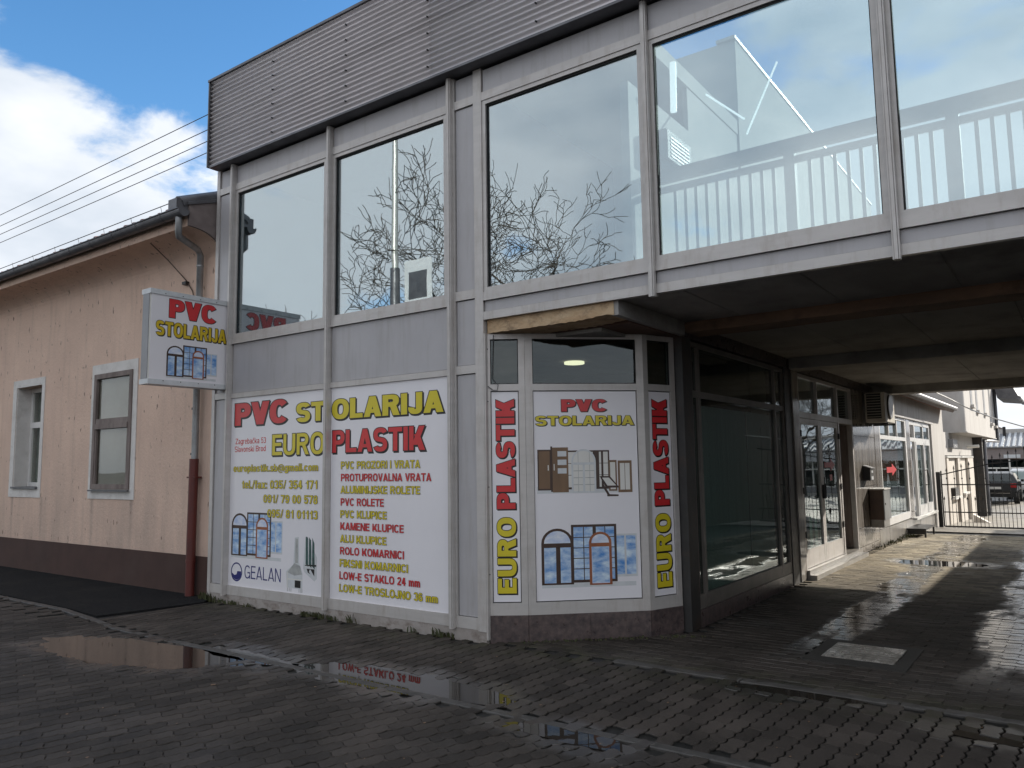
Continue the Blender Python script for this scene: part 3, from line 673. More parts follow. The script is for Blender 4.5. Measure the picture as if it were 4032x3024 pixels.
# kerb strips laid flush
def kerb(name, pts, w=0.08):
    root = struct(MB().box(pts[0][0], pts[0][0] + 0.3, pts[0][1] - 0.03, pts[0][1] + 0.03, -0.034, -0.02).build(name, 'kerb'))
    for (x0, y0), (x1, y1) in zip(pts, pts[1:]):
        Ld = math.hypot(x1 - x0, y1 - y0); k = max(1, round(Ld / 1.0))
        for i in range(k):
            a = Vector((x0, y0, 0)).lerp(Vector((x1, y1, 0)), i / k); b2 = Vector((x0, y0, 0)).lerp(Vector((x1, y1, 0)), (i + 1) / k)
            d = (b2 - a).normalized(); n = Vector((-d.y, d.x, 0)) * w / 2; a = a + d * 0.004; b2 = b2 - d * 0.004
            z = random.uniform(-0.002, 0.003)
            e = d * 0.006; n2 = n * 0.86
            bot = [a - n, b2 - n, b2 + n, a + n]; top = [a - n2 + e, b2 - n2 - e, b2 + n2 - e, a + n2 + e]
            mb = MB(); vs = [(p.x, p.y, -0.03) for p in bot] + [(p.x, p.y, z - 0.006) for p in bot] + [(p.x, p.y, z) for p in top]
            mb.add(vs, [(8, 9, 10, 11)] + [(k2 * 4 + i2, k2 * 4 + (i2 + 1) % 4, (k2 + 1) * 4 + (i2 + 1) % 4, (k2 + 1) * 4 + i2) for k2 in (0, 1) for i2 in range(4)])
            mb.build('kerb_stone', 'kerb', root)
kerb('kerb_strip', [(-20, -1.28), (-11.6, -1.28), (-9.84, -1.28), (-9.0, -1.38), (-8.2, -1.50), (-7.0, -1.525), (-3.3, -1.525), (3.5, -1.51)])
kerb('passage_kerb_strip', [(-3.2, 0.06), (0.0, 0.06), (3.5, 0.06)], 0.10)
ap = MB()
pts = [(-40, 0.2), (-8.95, 0.2), (-8.72, -0.16), (-8.78, -0.45), (-8.95, -1.30), (-9.84, -1.235), (-11.6, -1.235), (-40, -1.235)]
ap.prism([(x, y, 0.008) for x, y in pts][::-1], (0, 0, -0.04))
struct(ap.build('asphalt_path', 'asphalt'))

# ================================================================== GREY COMMERCIAL BUILDING
B = thing('commercial_building', 'grey aluminium and panel fronted commercial building bridging over the passage', 'building', (-6, 0, 0))
ZS = 3.0
# structure behind the facade
box('floor_slab', 'soffit', B, -8.85, 6.0, 0.075, 10.3, ZS, 3.14)
box('rear_beam', 'soffit', B, -8.85, 6.0, 10.3, 10.7, 2.85, 3.3)
b1 = MB()   # rusty beam across the passage, uneven lower edge
n = 24; pts0 = []
for i in range(n + 1):
    x = -3.08 + i * 9.0 / n; pts0.append((x, 2.895 + random.uniform(-0.006, 0.006)))
b1.prism([(x, 1.48, z) for x, z in pts0] + [(5.92, 1.48, 2.999), (-3.08, 1.48, 2.999)], (0, 0.36, 0))
b1.build('passage_beam', 'rustbeam', B)
box('passage_beam', 'soffit', B, -3.08, 5.95, 4.95, 5.32, 2.85, 2.999)
box('side_wall', 'housepaint', B, -8.86, -8.70, 0.07, 10.2, 0.0, 6.6)
box('rear_wall', 'housepaint', B, -8.7, -3.2, 10.3, 10.68, 0, 2.85)
for y0, y1, z0 in ((0.10, 4.9, 2.86), (5.0, 10.3, 2.86)):
    box('edge_beam', 'granite', B, -3.42, -3.095, y0 if y0 > 1 else 1.44, y1, z0, 2.999)
for y0, y1 in ((0.12, 1.46), (1.88, 4.92), (5.34, 10.26)):
    for k in range(9):
        x = -2.5 + 0.92 * k + (0.3 if y0 > 1 else 0)
        MB().prism([(x, y0, 2.9995), (x + 0.014, y0, 2.9995), (x + 0.007, y0, 2.992)], (random.uniform(-0.02, 0.02), y1 - y0, 0)).build('formwork_ridge', 'soffit', B)
# painted concrete lintel over the shopfront, chipped along its lower edge
lt = MB(); up = []
for i in range(40):
    x = -4.46 + i * (4.46 - 3.10) / 39
    chip = random.uniform(-0.003, 0.006) + (0.02 * random.random() if i > 30 else 0)
    up.append((x, 0.045, 2.855 + chip))
lt.prism(up + [(-3.10, 0.045, 2.998), (-4.46, 0.045, 2.998)], (0, 0.35, 0))
lt.build('lintel', 'ochre', B)
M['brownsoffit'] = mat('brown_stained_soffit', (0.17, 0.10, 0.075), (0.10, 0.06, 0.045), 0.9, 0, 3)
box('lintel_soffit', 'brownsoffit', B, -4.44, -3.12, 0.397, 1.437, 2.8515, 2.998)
box('lintel_return', 'soffit', B, -3.118, -3.06, 0.052, 1.437, 2.862, 2.998)
# upper storey volumes
box('upper_side_wall', 'housepaint', B, -3.15, -2.95, 3.0, 10.6, 3.3, 6.64)
box('upper_front_wall', 'housepaint', B, -8.7, -3.15, 3.0, 3.15, 3.15, 6.64)
box('roof_deck', 'housepaint', B, -8.84, -2.96, 0.30, 2.98, 5.45, 5.62)
box('sun_block_wall', 'housepaint', B, -3.02, -2.97, 1.51, 2.98, 3.15, 5.44)  # added wall, closes the open side to keep sun out of the room
box('roof_flashing', 'alu', B, -3.17, -2.935, 2.96, 10.62, 6.643, 6.68)
box('low_partition', 'housepaint', B, -3.03, -2.95, 0.14, 1.5, 3.15, 4.95)
box('cross_partition', 'dark', B, -4.72, -4.62, 0.10, 2.98, 3.15, 5.44)
box('backing_wall', 'gasket', B, -8.86, -4.52, 0.066, 0.10, 0.0, 3.24)
box('backing_wall', 'gasket', B, -4.86, -4.46, 0.104, 0.14, 3.15, 5.5)
box('backing_wall', 'gasket', B, -8.84, 5.0, 0.066, 0.10, 5.20, 5.56)
box('backing_wall', 'gasket', B, -8.84, -8.52, 0.104, 0.14, 3.25, 5.2)
box('backing_wall', 'gasket', B, -4.45, 5.0, 0.066, 0.072, 3.03, 3.22)
box('shop_partition', 'dark', B, -4.515, -4.47, 0.07, 0.6, 0.0, 2.99)

# mullions with protruding fins
fins = [-8.60, -6.745, -4.93, -2.75, -0.92, 0.91]
for i, X in enumerate(fins):
    zb = 0.10 if i < 3 else 2.965
    xe = [-8.48, -6.64, -4.82, -2.69, -0.875, 0.95][i]
    f = MB().box(X, xe, 0.0, 0.06, zb, 5.50).build('mullion', 'alu', B)
    xf = X * 0.9915; mb = MB(); z0 = zb - 0.012
    mb.box(xf, xf + 0.010, -0.043, -0.001, z0, 5.50).box(xf + 0.0125, xf + 0.036, -0.050, -0.001, z0, 5.50).box(xf + 0.0385, xf + 0.048, -0.043, -0.001, z0, 5.50)
    mb.build('fin', 'alu', f)
box('corner_post', 'alu', B, -8.88, -8.82, 0.0, 0.06, 0.02, 5.50)
box('corner_post', 'alu', B, -4.575, -4.475, 0.0, 0.06, 0.09, 5.50)
box('corner_return', 'alu', B, -4.476, -4.458, 0.004, 0.30, 0.02, 2.85)
for z in (0.6, 1.4, 2.2, 2.7): box('rivet', 'gasket', B, -4.4585, -4.4545, 0.03, 0.04, z, z + 0.01)
# horizontal rails, bay by bay; (x0, x1, has_window, low storey)
bays = [(-8.82, -8.60, 'narrow'), (-8.48, -6.745, 'wide'), (-6.64, -4.93, 'wide'), (-4.82, -4.575, 'pier'),
        (-4.475, -2.75, 'bridge'), (-2.69, -0.92, 'bridge'), (-0.875, 0.91, 'bridge'), (0.95, 4.6, 'bridge')]
def rail(x0, x1, z0, z1, y0=0.003):
    return box('rail', 'alu', B, x0, x1, y0, 0.058, z0, z1)
def panel(x0, x1, z0, z1):
    return box('panel', 'panel', B, x0 + 0.009, x1 - 0.004, 0.02, 0.055, z0 + 0.005, z1 - 0.009, bevel=0.0012)
GM = {}
for x0, x1, kind in bays:
    rail(x0, x1, 5.165, 5.25)
    panel(x0, x1, 5.25, 5.49)
    if kind in ('narrow', 'pier'):
        panel(x0, x1, 3.30, 5.165)
        rail(x0, x1, 3.21, 3.30)
        panel(x0, x1, 2.565, 3.21)
        rail(x0, x1, 2.485, 2.565)
        panel(x0, x1, 0.205, 2.485)
        rail(x0, x1, 0.10, 0.205)
    else:
        # opening sash and pane
        sb = MB(); e = 0.042; zb, zt = 3.255, 5.165
        sb.box(x0, x0 + e, 0.012, 0.05, zb, zt).box(x1 - e, x1, 0.012, 0.05, zb, zt)
        sb.box(x0 + e, x1 - e, 0.012, 0.05, zb, zb + e).box(x0 + e, x1 - e, 0.012, 0.05, zt - e, zt)
        w = sb.build('window', 'alu', B)
        gk = MB(); g0, g1, h0, h1 = x0 + e, x1 - e, zb + e, zt - e; q = 0.009
        gk.box(g0, g0 + q, 0.03, 0.045, h0, h1).box(g1 - q, g1, 0.03, 0.045, h0, h1).box(g0 + q, g1 - q, 0.03, 0.045, h0, h0 + q * 0.6).box(g0 + q, g1 - q, 0.03, 0.045, h1 - q * 1.8, h1)
        gk.build('gasket', 'gasket', w)
        box('pane', 'glass', w, g0 + 0.002, g1 - 0.002, 0.046, 0.052, h0 + 0.002, h1 - 0.002)
        rail(x0, x1, 3.175, 3.254)
        # sloped drip sill
        MB().prism([(x0, -0.012, 3.168), (x0, 0.003, 3.176), (x0, 0.003, 3.166)], (x1 - x0, 0, 0)).build('drip_sill', 'alu', B)
        if kind == 'wide':
            panel(x0, x1, 2.545, 3.175)
            rail(x0, x1, 2.485, 2.545)
            rail(x0, x1, 0.10, 0.21)
        else:
            panel(x0, x1, 3.062, 3.175)
            rail(x0, x1, 2.985, 3.062)
# concrete base under the facade
cb = MB(); pr = [(-8.82, 0.0)]
cb.prism([(-8.82, 0.006, -0.03), (-4.478, 0.006, -0.03), (-4.478, 0.006, 0.099), (-8.82, 0.006, 0.099)], (0, 0.055, 0))
cb.build('concrete_base', 'conc', B)

# corrugated fascia: sheets of sine profile, two rows, laps
def corr_sheet(x0, x1, z0, z1, y, parent, amp=0.014, pitch=0.0597, ph=0.0, mk='corr', name='cladding_sheet'):
    n = max(8, int((z1 - z0) / pitch * 8)); vs = []
    for i in range(n + 1):
        z = z0 + (z1 - z0) * i / n
        yy = y - amp * math.sin(2 * math.pi * (z - 5.52) / pitch + ph)
        vs += [(x0, yy, z), (x1, yy, z), (x1, yy + 0.004, z), (x0, yy + 0.004, z)]
    fs = []
    for i in range(n):
        a = i * 4; b2 = a + 4
        fs += [(a, a + 1, b2 + 1, b2), (a + 1, a + 2, b2 + 2, b2 + 1), (a + 2, a + 3, b2 + 3, b2 + 2), (a + 3, a, b2, b2 + 3)]
    mb = MB(); mb.add(vs, fs, True)
    o = mb.build(name, mk, parent); return o
xs_ = [-8.87, -5.02, -1.2, 2.6, 6.0]
for i, (a, b2) in enumerate(zip(xs_, xs_[1:])):
    corr_sheet(a, b2 + 0.06, 5.53, 6.14, -0.125 - 0.002 * (i % 2), B)
    corr_sheet(a, b2 + 0.06, 6.125, 6.675, -0.128 - 0.002 * (i % 2), B)
    for xs2 in ([a + 1.3, a + 2.6, b2 - 0.03]):
        sc = MB()
        for k in range(6):
            z = 5.53 + 0.0149 + 0.0597 * (k * 3 + 1) + 0.03
            sc.box(xs2, xs2 + 0.012, -0.155, -0.13, z, z + 0.012)
        sc.build('screw_row', 'gasket', B)
box('fascia_cap', 'zinc', B, -8.90, 6.0, -0.165, 0.06, 6.676, 6.705)
box('fascia_end', 'zinc', B, -8.892, -8.872, -0.158, 0.3, 5.515, 6.674)
box('fascia_soffit', 'zinc', B, -8.868, 6.0, -0.142, 0.064, 5.505, 5.529)
box('fascia_backing', 'gasket', B, -8.868, 6.0, -0.100, -0.08, 5.530, 6.674)

# guard rail behind the upstairs glass
gr = thing('guard_rail', 'pale balustrade with thin uprights behind the large upstairs windows', 'railing', (-1, 0.6, 3.14))
box('handrail', 'railgrey', gr, -2.9, 4.5, 0.56, 0.62, 4.12, 4.235)
box('lower_rail', 'railgrey', gr, -2.9, 4.5, 0.58, 0.61, 4.03, 4.085)
box('foot_rail', 'railgrey', gr, -2.9, 4.5, 0.58, 0.61, 3.24, 3.27)
x = -2.85; k = 0
while x < 4.4:
    if abs(((x + 0.557) % 1.17)) < 0.06 or 1.17 - ((x + 0.557) % 1.17) < 0.06:
        pass
    else: box('baluster', 'railgrey', gr, x, x + 0.028, 0.585, 0.605, 3.271, 4.029)
    x += 0.097
for i in range(-2, 5):
    xx = -0.60 + 1.17 * i
    if xx > -2.9: box('post', 'railgrey', gr, xx, xx + 0.085, 0.556, 0.624, 3.14, 4.119)
# small air conditioner and tubes inside, seen through window four
ai = thing('air_conditioner', 'small wall air conditioner on the pale partition behind the fourth upstairs window', 'air conditioner', (-2.9, 1.0, 4.3))
M['dimcase'] = mat('dim_grey_casing', (0.16, 0.17, 0.17), None, 0.6)
box('casing', 'dimcase', ai, -2.948, -2.78, 0.55, 1.1, 4.33, 4.62, bevel=0.01)
for k in range(6): box('grille_slat', 'iron', ai, -2.779, -2.774, 0.62, 1.03, 4.37 + k * 0.035, 4.385 + k * 0.035)
for i, (a, b2, lab) in enumerate([((-2.60, 0.30, 4.62), (-2.59, 0.30, 5.06), 'upright lit fluorescent tube at the top left corner of the fourth upstairs window'),
                                ((-2.50, 1.9, 4.95), (-2.16, 1.9, 5.62), 'long lit tube slanting up to the right behind the fourth upstairs window'),
                                ((-2.80, 1.6, 5.35), (-2.42, 1.6, 4.98), 'thin lit tube slanting down to the right behind the fourth upstairs window')]):
    o = thing('fluorescent_tube', lab, 'lamp', a, 'lit tubes behind the upstairs glass')
    MB().tube([a, b2], 0.010 if i else 0.030, 8).build('glass_tube', 'tube', o)

# ------------------------------------------------------------------ angled shopfront under the bridge
BP = [(-4.46, 0.04), (-4.17, 0.24), (-3.33, 1.03), (-3.18, 1.42)]
facets = [(0, 0.35, 0.025, 0.29), (1, 1.153, 0.072, 1.083), (2, 0.418, 0.060, 0.358)]
FR = [frame_line(BP[i], BP[i + 1]) for i in range(3)]
bay_boards = []
for i, ln, g0, g1 in facets:
    F = FR[i]; e0 = 0.0; e1 = ln
    w = MB()
    w.fbox(F, e0, g0, 0.235, 2.85, -0.05, 0.0).fbox(F, g1, e1, 0.235, 2.85, -0.05, 0.0)
    w.fbox(F, g0, g1, 2.80, 2.85, -0.05, -0.001).fbox(F, g0, g1, 2.305, 2.368, -0.05, -0.001).fbox(F, g0, g1, 0.235, 0.345, -0.05, -0.001)
    wo = w.build('shop_window', 'alu', B)
    gk = MB(); q = 0.008
    for z0, z1 in ((2.368, 2.80),):
        gk.fbox(F, g0, g0 + q, z0, z1, -0.03, -0.012).fbox(F, g1 - q, g1, z0, z1, -0.03, -0.012).fbox(F, g0 + q, g1 - q, z0, z0 + q, -0.03, -0.012).fbox(F, g0 + q, g1 - q, z1 - q, z1, -0.03, -0.012)
    gk.build('gasket', 'gasket', wo)
    MB().fbox(F, g0 + 0.002, g1 - 0.002, 2.37, 2.798, -0.036, -0.031).build('pane', 'glassdark', wo)
    MB().fbox(F, g0, g1, 0.346, 2.304, -0.048, -0.022).build('backing_panel', 'gasket', wo)
    for a0, a1 in (((0, ln),) if ln < 0.6 else ((0, ln * 0.5), (ln * 0.5, ln))):
        MB().fbox(F, a0 + 0.001, a1 - 0.001, -0.03, 0.234, -0.045, 0.006).build('plinth_slab', 'granite', B)
for i, ln, g0, g1 in (facets[0], facets[2]):
    MB().fbox(FR[i], g0 + 0.005, g1 - 0.005, 2.37, 2.79, -0.075, -0.065).build('brown_blind', 'brownblind', B)
# dim room behind the shopfront, with a lit ceiling lamp
rm = MB(); rm.box(-8.6, -3.2, 3.6, 3.7, 0, 2.99); rm.build('room_wall', 'brown', B)
box('room_ceiling', 'soffit', B, -8.6, -3.45, 0.45, 3.6, 2.82, 2.86)
box('room_floor', 'brown', B, -8.6, -3.25, 1.5, 10.2, 0.01, 0.08)
cl = thing('ceiling_lamp', 'round lit ceiling lamp seen through the glass above the corner advertising board', 'lamp', (-4.6, 2.0, 2.75))
MB().tube([(-4.75, 2.1, 2.79), (-4.75, 2.1, 2.815)], 0.12, 20).build('diffuser', 'warm', cl)

# ------------------------------------------------------------------ passage wall (plane x = -3.1)
SF = frame_side(-3.1)
def sbox(name, mk, parent, y0, y1, z0, z1, d0, d1, bevel=0): return MB().fbox(SF, y0, y1, z0, z1, d0, d1).build(name, mk, parent, bevel=bevel)
sbox('column', 'column', B, 1.44, 1.66, -0.03, 2.86, -0.25, 0.0)
sbox('column', 'column', B, 4.76, 5.33, -0.03, 2.86, -0.25, 0.0)
sbox('shop_plinth', 'granite', B, 1.66, 4.76, -0.03, 0.155, -0.25, -0.01)
w = MB()
for y0, y1 in ((1.665, 1.70), (1.84, 1.90), (4.34, 4.40), (4.70, 4.755)): w.fbox(SF, y0, y1, 0.16, 2.84, -0.06, -0.012)
for z0, z1 in ((0.16, 0.30), (2.27, 2.335), (2.79, 2.84)): w.fbox(SF, 1.70, 1.84, z0, z1, -0.058, -0.014).fbox(SF, 1.90, 4.34, z0, z1, -0.058, -0.014).fbox(SF, 4.40, 4.70, z0, z1, -0.058, -0.014)
wo = w.build('shop_window', 'alushade', B)
for y0, y1 in ((1.70, 1.84), (1.90, 4.34), (4.40, 4.70)):
    for z0, z1 in ((0.30, 2.27), (2.335, 2.79)):
        sbox('pane', 'glassdark', wo, y0 + 0.001, y1 - 0.001, z0 + 0.001, z1 - 0.001, -0.044, -0.038)
for y0, y1, d in ((1.88, 2.62, -0.075), (2.62, 3.42, -0.083), (3.42, 3.80, -0.070), (3.86, 4.36, -0.09)): sbox('blind', 'curtain', B, y0, y1, 0.20, 2.20, d - 0.006, d)
sbox('room_partition', 'dark', B, 1.70, 4.74, 0.1, 2.85, -0.62, -0.58)
# marble facing on column two and on the wall between the doorway and the yard
for z0, z1 in ((0.0, 1.0), (1.0, 1.93), (1.93, 2.86)): sbox('stone_panel', 'stone', B, 5.06, 5.325, z0 + 0.002, z1 - 0.002, 0.001, 0.016)
for y0, y1 in ((8.56, 9.15), (9.155, 9.78), (9.785, 10.28)):
    for z0, z1 in ((0.0, 0.12), (0.125, 0.44), (0.445, 1.14), (1.145, 2.03), (2.035, 2.85)):
        sbox('stone_panel', 'stone', B, y0 + 0.002, y1 - 0.002, z0 + 0.001, z1 - 0.002, -0.05, random.uniform(0.0, 0.003))
sbox('wall_core', 'soffit', B, 8.57, 10.3, 0, 2.85, -0.4, -0.051)
# double door, transom lights, open leaf
dj = MB()
for y0, y1 in ((5.335, 5.40), (7.55, 7.62), (8.50, 8.555)): dj.fbox(SF, y0, y1, 0.125, 2.84, -0.08, 0.0)
dj.fbox(SF, 5.40, 7.55, 2.215, 2.30, -0.08, -0.002).fbox(SF, 7.62, 8.50, 2.215, 2.30, -0.08, -0.002).fbox(SF, 5.40, 7.55, 2.79, 2.84, -0.08, -0.002).fbox(SF, 7.62, 8.50, 2.79, 2.84, -0.08, -0.002)
dj.fbox(SF, 6.36, 6.39, 2.30, 2.79, -0.06, -0.004)
do = dj.build('door_frame', 'alu', B)
for y0, y1 in ((5.40, 6.36), (6.39, 7.55), (7.62, 8.50)): sbox('transom_pane', 'glassdark', do, y0 + .001, y1 - .001, 2.301, 2.789, -0.05, -0.044)
for i, (y0, y1) in enumerate(((5.405, 6.455), (6.465, 7.545))):
    d = MB()
    d.fbox(SF, y0, y0 + 0.075, 0.13, 2.21, -0.055, -0.01).fbox(SF, y1 - 0.075, y1, 0.13, 2.21, -0.055, -0.01)
    d.fbox(SF, y0 + 0.075, y1 - 0.075, 0.13, 0.38, -0.055, -0.012).fbox(SF, y0 + 0.075, y1 - 0.075, 2.13, 2.21, -0.055, -0.012)
    dd = d.build('door', 'alu', B)
    sbox('pane', 'glassdark', dd, y0 + 0.076, y1 - 0.076, 0.381, 2.129, -0.036, -0.03)
    for z in (0.55, 1.15, 1.95): sbox('hinge', 'gasket', dd, (y0 if i == 0 else y1) - 0.02, (y0 if i == 0 else y1) + 0.02, z, z + 0.09, -0.009, 0.012)
    sbox('handle', 'gasket', dd, (y1 - 0.05 if i == 0 else y0 + 0.02), (y1 - 0.03 if i == 0 else y0 + 0.04), 1.05, 1.25, -0.009, 0.03)
    if i == 1:
        a = MB(); a.cur = 0; d0 = -0.008
        ar = [(6.70, 1.50), (7.05, 1.50), (7.05, 1.44), (7.32, 1.54), (7.05, 1.64), (7.05, 1.58), (6.70, 1.58)]
        a.prism([SF(y, z, -0.029) for y, z in ar], (0.001, 0, 0)); a.build('arrow_sticker', 'red', dd)
        lettering('ULAZ', SF, 6.83, 7.18, 1.70, 0.10, 'brown', dd, bold=0.15, d=-0.0295)
        sbox('sticker', 'red', dd, 6.98, 7.12, 1.30, 1.39, -0.029, -0.028)
cs = MB()
for k in range(14):
    y0 = 5.5 + k * 0.14
    cs.fbox(SF, y0, y0 + 0.138, 0.16, 1.25 - 0.25 * abs(math.sin(k * 0.9)), -0.22 - 0.03 * (k % 2), -0.20 - 0.03 * (k % 2))
cs.build('hanging_sheet', 'curtain2', B)
sbox('notice_paper', 'plight', B, 5.62, 5.95, 0.9, 1.9, -0.16, -0.155)
sbox('notice_paper', 'plight', B, 6.55, 6.68, 1.15, 1.95, -0.16, -0.155)
sbox('door_step', 'stonelight', B, 5.335, 8.56, -0.03, 0.06, -0.3, 0.14)
sbox('door_step', 'stonelight', B, 5.335, 8.56, 0.062, 0.122, -0.3, 0.05)
ol = MB(); ol.box(-3.72, -3.18, 8.44, 8.49, 0.14, 2.2); ol.build('open_door', 'oldwood', B)
for z0, z1 in ((0.35, 0.95), (1.1, 1.95)): box('door_panel', 'brown', B, -3.62, -3.28, 8.425, 8.438, z0, z1)

# ------------------------------------------------------------------ left house
H = thing('left_house', 'low peach stucco house with brown plinth, gutter and two windows beside the grey building', 'house', (-12, 0.12, 0))
HY = 0.12
def WX(x): return x * 1.021
def WZ(z): return 1.6 + (z - 1.6) * 1.021
w1 = (WX(-14.60), WX(-13.66), WZ(1.36), WZ(3.04)); w2 = (WX(-11.89), WX(-10.80), WZ(1.345), WZ(3.05))
hw = MB(); XE = -8.87
xs2 = [-40, w1[0], w1[1], w2[0], w2[1], XE]
zt = 4.435
for k, (a, b2) in enumerate(zip(xs2, xs2[1:])):
    if k in (1, 3):
        wz = w1 if k == 1 else w2
        hw.box(a, b2, HY, HY + 0.35, 0.50, wz[2]).box(a, b2, HY, HY + 0.35, wz[3], zt)
    else: hw.box(a, b2, HY, HY + 0.35, 0.50, zt)
hw.build('wall', 'stucco', H)
box('plinth', 'plinth', H, -40, -8.882, HY - 0.012, HY + 0.34, -0.03, 0.499)
box('end_wall', 'greyplaster', H, -9.2, -8.885, HY + 0.36, 9.9, 0, 5.0)
# cove under the eaves, swept as a profile
prof = [(HY, 4.43)] + [(HY - 0.002 - 0.44 * (1 - math.cos(th)), 4.44 + 0.26 * math.sin(th)) for th in [R(a) for a in range(0, 91, 10)]] + [(-0.36, 4.70), (-0.36, 4.84), (0.3, 4.9), (0.3, 4.40)]
cv = MB(); n = len(prof)
cv.prism([(-40, y, z) for y, z in prof], (40 + -8.955, 0, 0)); co_ = cv.build('eave_cove', 'stucco', H)
for p_ in co_.data.polygons:
    if abs(p_.normal.x) < 0.5 and p_.normal.z < -0.05: p_.use_smooth = True
ecp = prof[:-3] + [(-0.36, 5.0), (0.045, 5.12), (0.045, 4.38)]
MB().prism([(-8.954, y, z) for y, z in prof[:-2] + [(-0.36, 5.0), (0.115, 5.15), (0.115, 4.40)][0:3]], (0.035, 0, 0)).build('eave_end', 'greyplaster', H)
# gutter: half round with bead and brackets
gp = []
for th in range(180, 361, 15):
    gp.append((-0.45 + 0.075 * math.cos(R(th)), 4.88 + 0.085 * math.sin(R(th))))
inner = [(-0.45 + (y + 0.45) * 0.93, 4.88 + (z - 4.88) * 0.93) for y, z in gp][::-1]
gm = MB(); gm.prism([(-40, y, z) for y, z in gp + inner], (40 - 8.90, 0, 0)); go = gm.build('gutter', 'zinc', H)
MB().tube([(-40, -0.527, 4.885), (-8.9, -0.527, 4.885)], 0.011, 8).build('gutter_bead', 'zinc', go)
MB().prism([(-8.90, y, z) for y, z in gp], (0.012, 0, 0)).build('gutter_end_cap', 'zinc', go)
for k in range(11):
    x = -9.35 - k * 0.62
    br = MB(); br.prism([(x, -0.45 + (y + 0.45) * 1.06, 4.88 + (z - 4.88) * 1.06) for y, z in gp] + [(x, y, z) for y, z in gp[::-1]], (0.028, 0, 0))
    br.build('gutter_bracket', 'zinc', go)
box('roof_corner_box', 'zinc', H, -9.14, -8.95, -0.52, -0.30, 4.89, 5.03)
# roof: deck, tiles, verge
rs = math.tan(R(22))
MB().prism([(-40, -0.40, 4.90), (-40, 5.0, 4.90 + 5.4 * rs), (-40, 5.0, 4.80 + 5.4 * rs), (-40, -0.30, 4.82)], (40 - 9.0, 0, 0)).build('roof_deck', 'tile', H)
tl = bpy.data.meshes.new('roof_tile'); tv, tf = [], []
K = 6
for j, yy in enumerate((0.0, 0.34)):
    for i in range(K + 1):
        th = i / K; tv.append((th * 0.21, yy, 0.028 * math.sin(math.pi * 2 * th) + yy * rs + (0.022 if j == 0 else 0.006)))
for j, yy in enumerate((0.0, 0.34)):
    for i in range(K + 1):
        th = i / K; tv.append((th * 0.21, yy, 0.028 * math.sin(math.pi * 2 * th) + yy * rs + (0.022 if j == 0 else 0.006) - 0.014))
n2 = 2 * (K + 1)
for i in range(K):
    tf.append((i, i + 1, K + 1 + i + 1, K + 1 + i)); tf.append((n2 + i, n2 + K + 1 + i, n2 + K + 2 + i, n2 + i + 1))
    tf.append((i, n2 + i, n2 + i + 1, i + 1))
tl.from_pydata(tv, [], tf); tl.materials.append(M['tile'])
hoff = Vector(offof(H))
for r_ in range(5):
    for i in range(32 if r_ < 3 else 24):
        o = bpy.data.objects.new('roof_tile', tl); COL.objects.link(o); o.parent = H
        o.location = Vector((-9.36 - 0.21 * i, -0.44 + 0.30 * r_ + random.uniform(-.006, .006), 4.915 + 0.30 * r_ * rs + random.uniform(-.004, .004))) - hoff
        o.rotation_euler = (0, 0, random.uniform(-0.015, 0.015))
vg = MB(); vg.tube([(-9.03, -0.44, 4.98), (-9.03, 0.3, 4.98 + 0.74 * rs), (-9.03, 3.0, 4.98 + 3.44 * rs)], 0.10, 10); vg.build('verge_roll', 'zinc', H)
MB().prism([(-8.99, -0.38, 4.985), (-8.90, -0.38, 4.965), (-8.90, -0.38, 5.0), (-8.99, -0.38, 5.03)], (0, 0.47, 0.16)).build('verge_flashing', 'zinc', H)
wr = MB(); wr.tube([(-20, -0.42, 5.01), (-9.1, -0.42, 5.05), (-9.0, 0.6, 5.40)], 0.006, 5); wo = wr.build('lightning_wire', 'wire', H)
for k in range(12):
    x = -9.5 - 0.75 * k
    MB().tube([(x, -0.40, 4.97), (x, -0.42, 5.055)], 0.003, 5).build('wire_clip', 'wire', wo)
# downpipe
dp = MB(); dp.tube([(-9.02, -0.44, 4.82), (-9.02, -0.44, 4.62), (-9.06, -0.41, 4.57), (-9.26, -0.02, 4.40 + 0.12), (-9.29, 0.04, 4.46), (-9.29, 0.04, 1.73)], 0.043, 12)
dpo = dp.build('downpipe', 'galv', H)
for z in (4.3, 3.2, 2.1): MB().tube([(-9.29, 0.04, z), (-9.29, 0.04, z + 0.02)], 0.047, 12).build('pipe_joint', 'galv', dpo)
rp = MB(); rp.tube([(-9.295, 0.035, 1.75), (-9.31, 0.035, 0.72), (-9.31, 0.035, 0.0)], 0.058, 14); rpo = rp.build('standpipe', 'redpipe', H)
MB().tube([(-9.31, 0.035, 0.42), (-9.31, 0.035, 0.46)], 0.064, 14).build('pipe_joint', 'redpipe', rpo)
box('pipe_clamp', 'redpipe', rpo, -9.40, -9.215, 0.0, 0.1, 1.50, 1.52)
# cables on the wall
cb_ = MB(); pts = [(-10.05, -0.35, 4.78), (-10.0, 0.0, 4.50), (-9.72, 0.10, 4.20), (-9.55, 0.10, 4.02), (-9.44, 0.10, 3.7), (-9.43, 0.10, 3.0), (-9.45, 0.10, 1.9), (-9.44, 0.10, 1.0), (-9.44, 0.10, 0.05)]
cb_.tube(pts, 0.008, 5); co2 = cb_.build('wall_cable', 'brown', H)
MB().box(-9.75, -9.66, 0.06, 0.115, 4.13, 4.17).build('cable_clamp', 'iron', co2)
for z in (2.4, 1.8, 1.42, 0.95): box('cable_clip', 'wire', co2, -9.46, -9.42, 0.08, 0.12, z, z + 0.03)
box('cable_cover', 'plight', H, -9.425, -9.395, 0.095, 0.118, 1.20, 1.52)
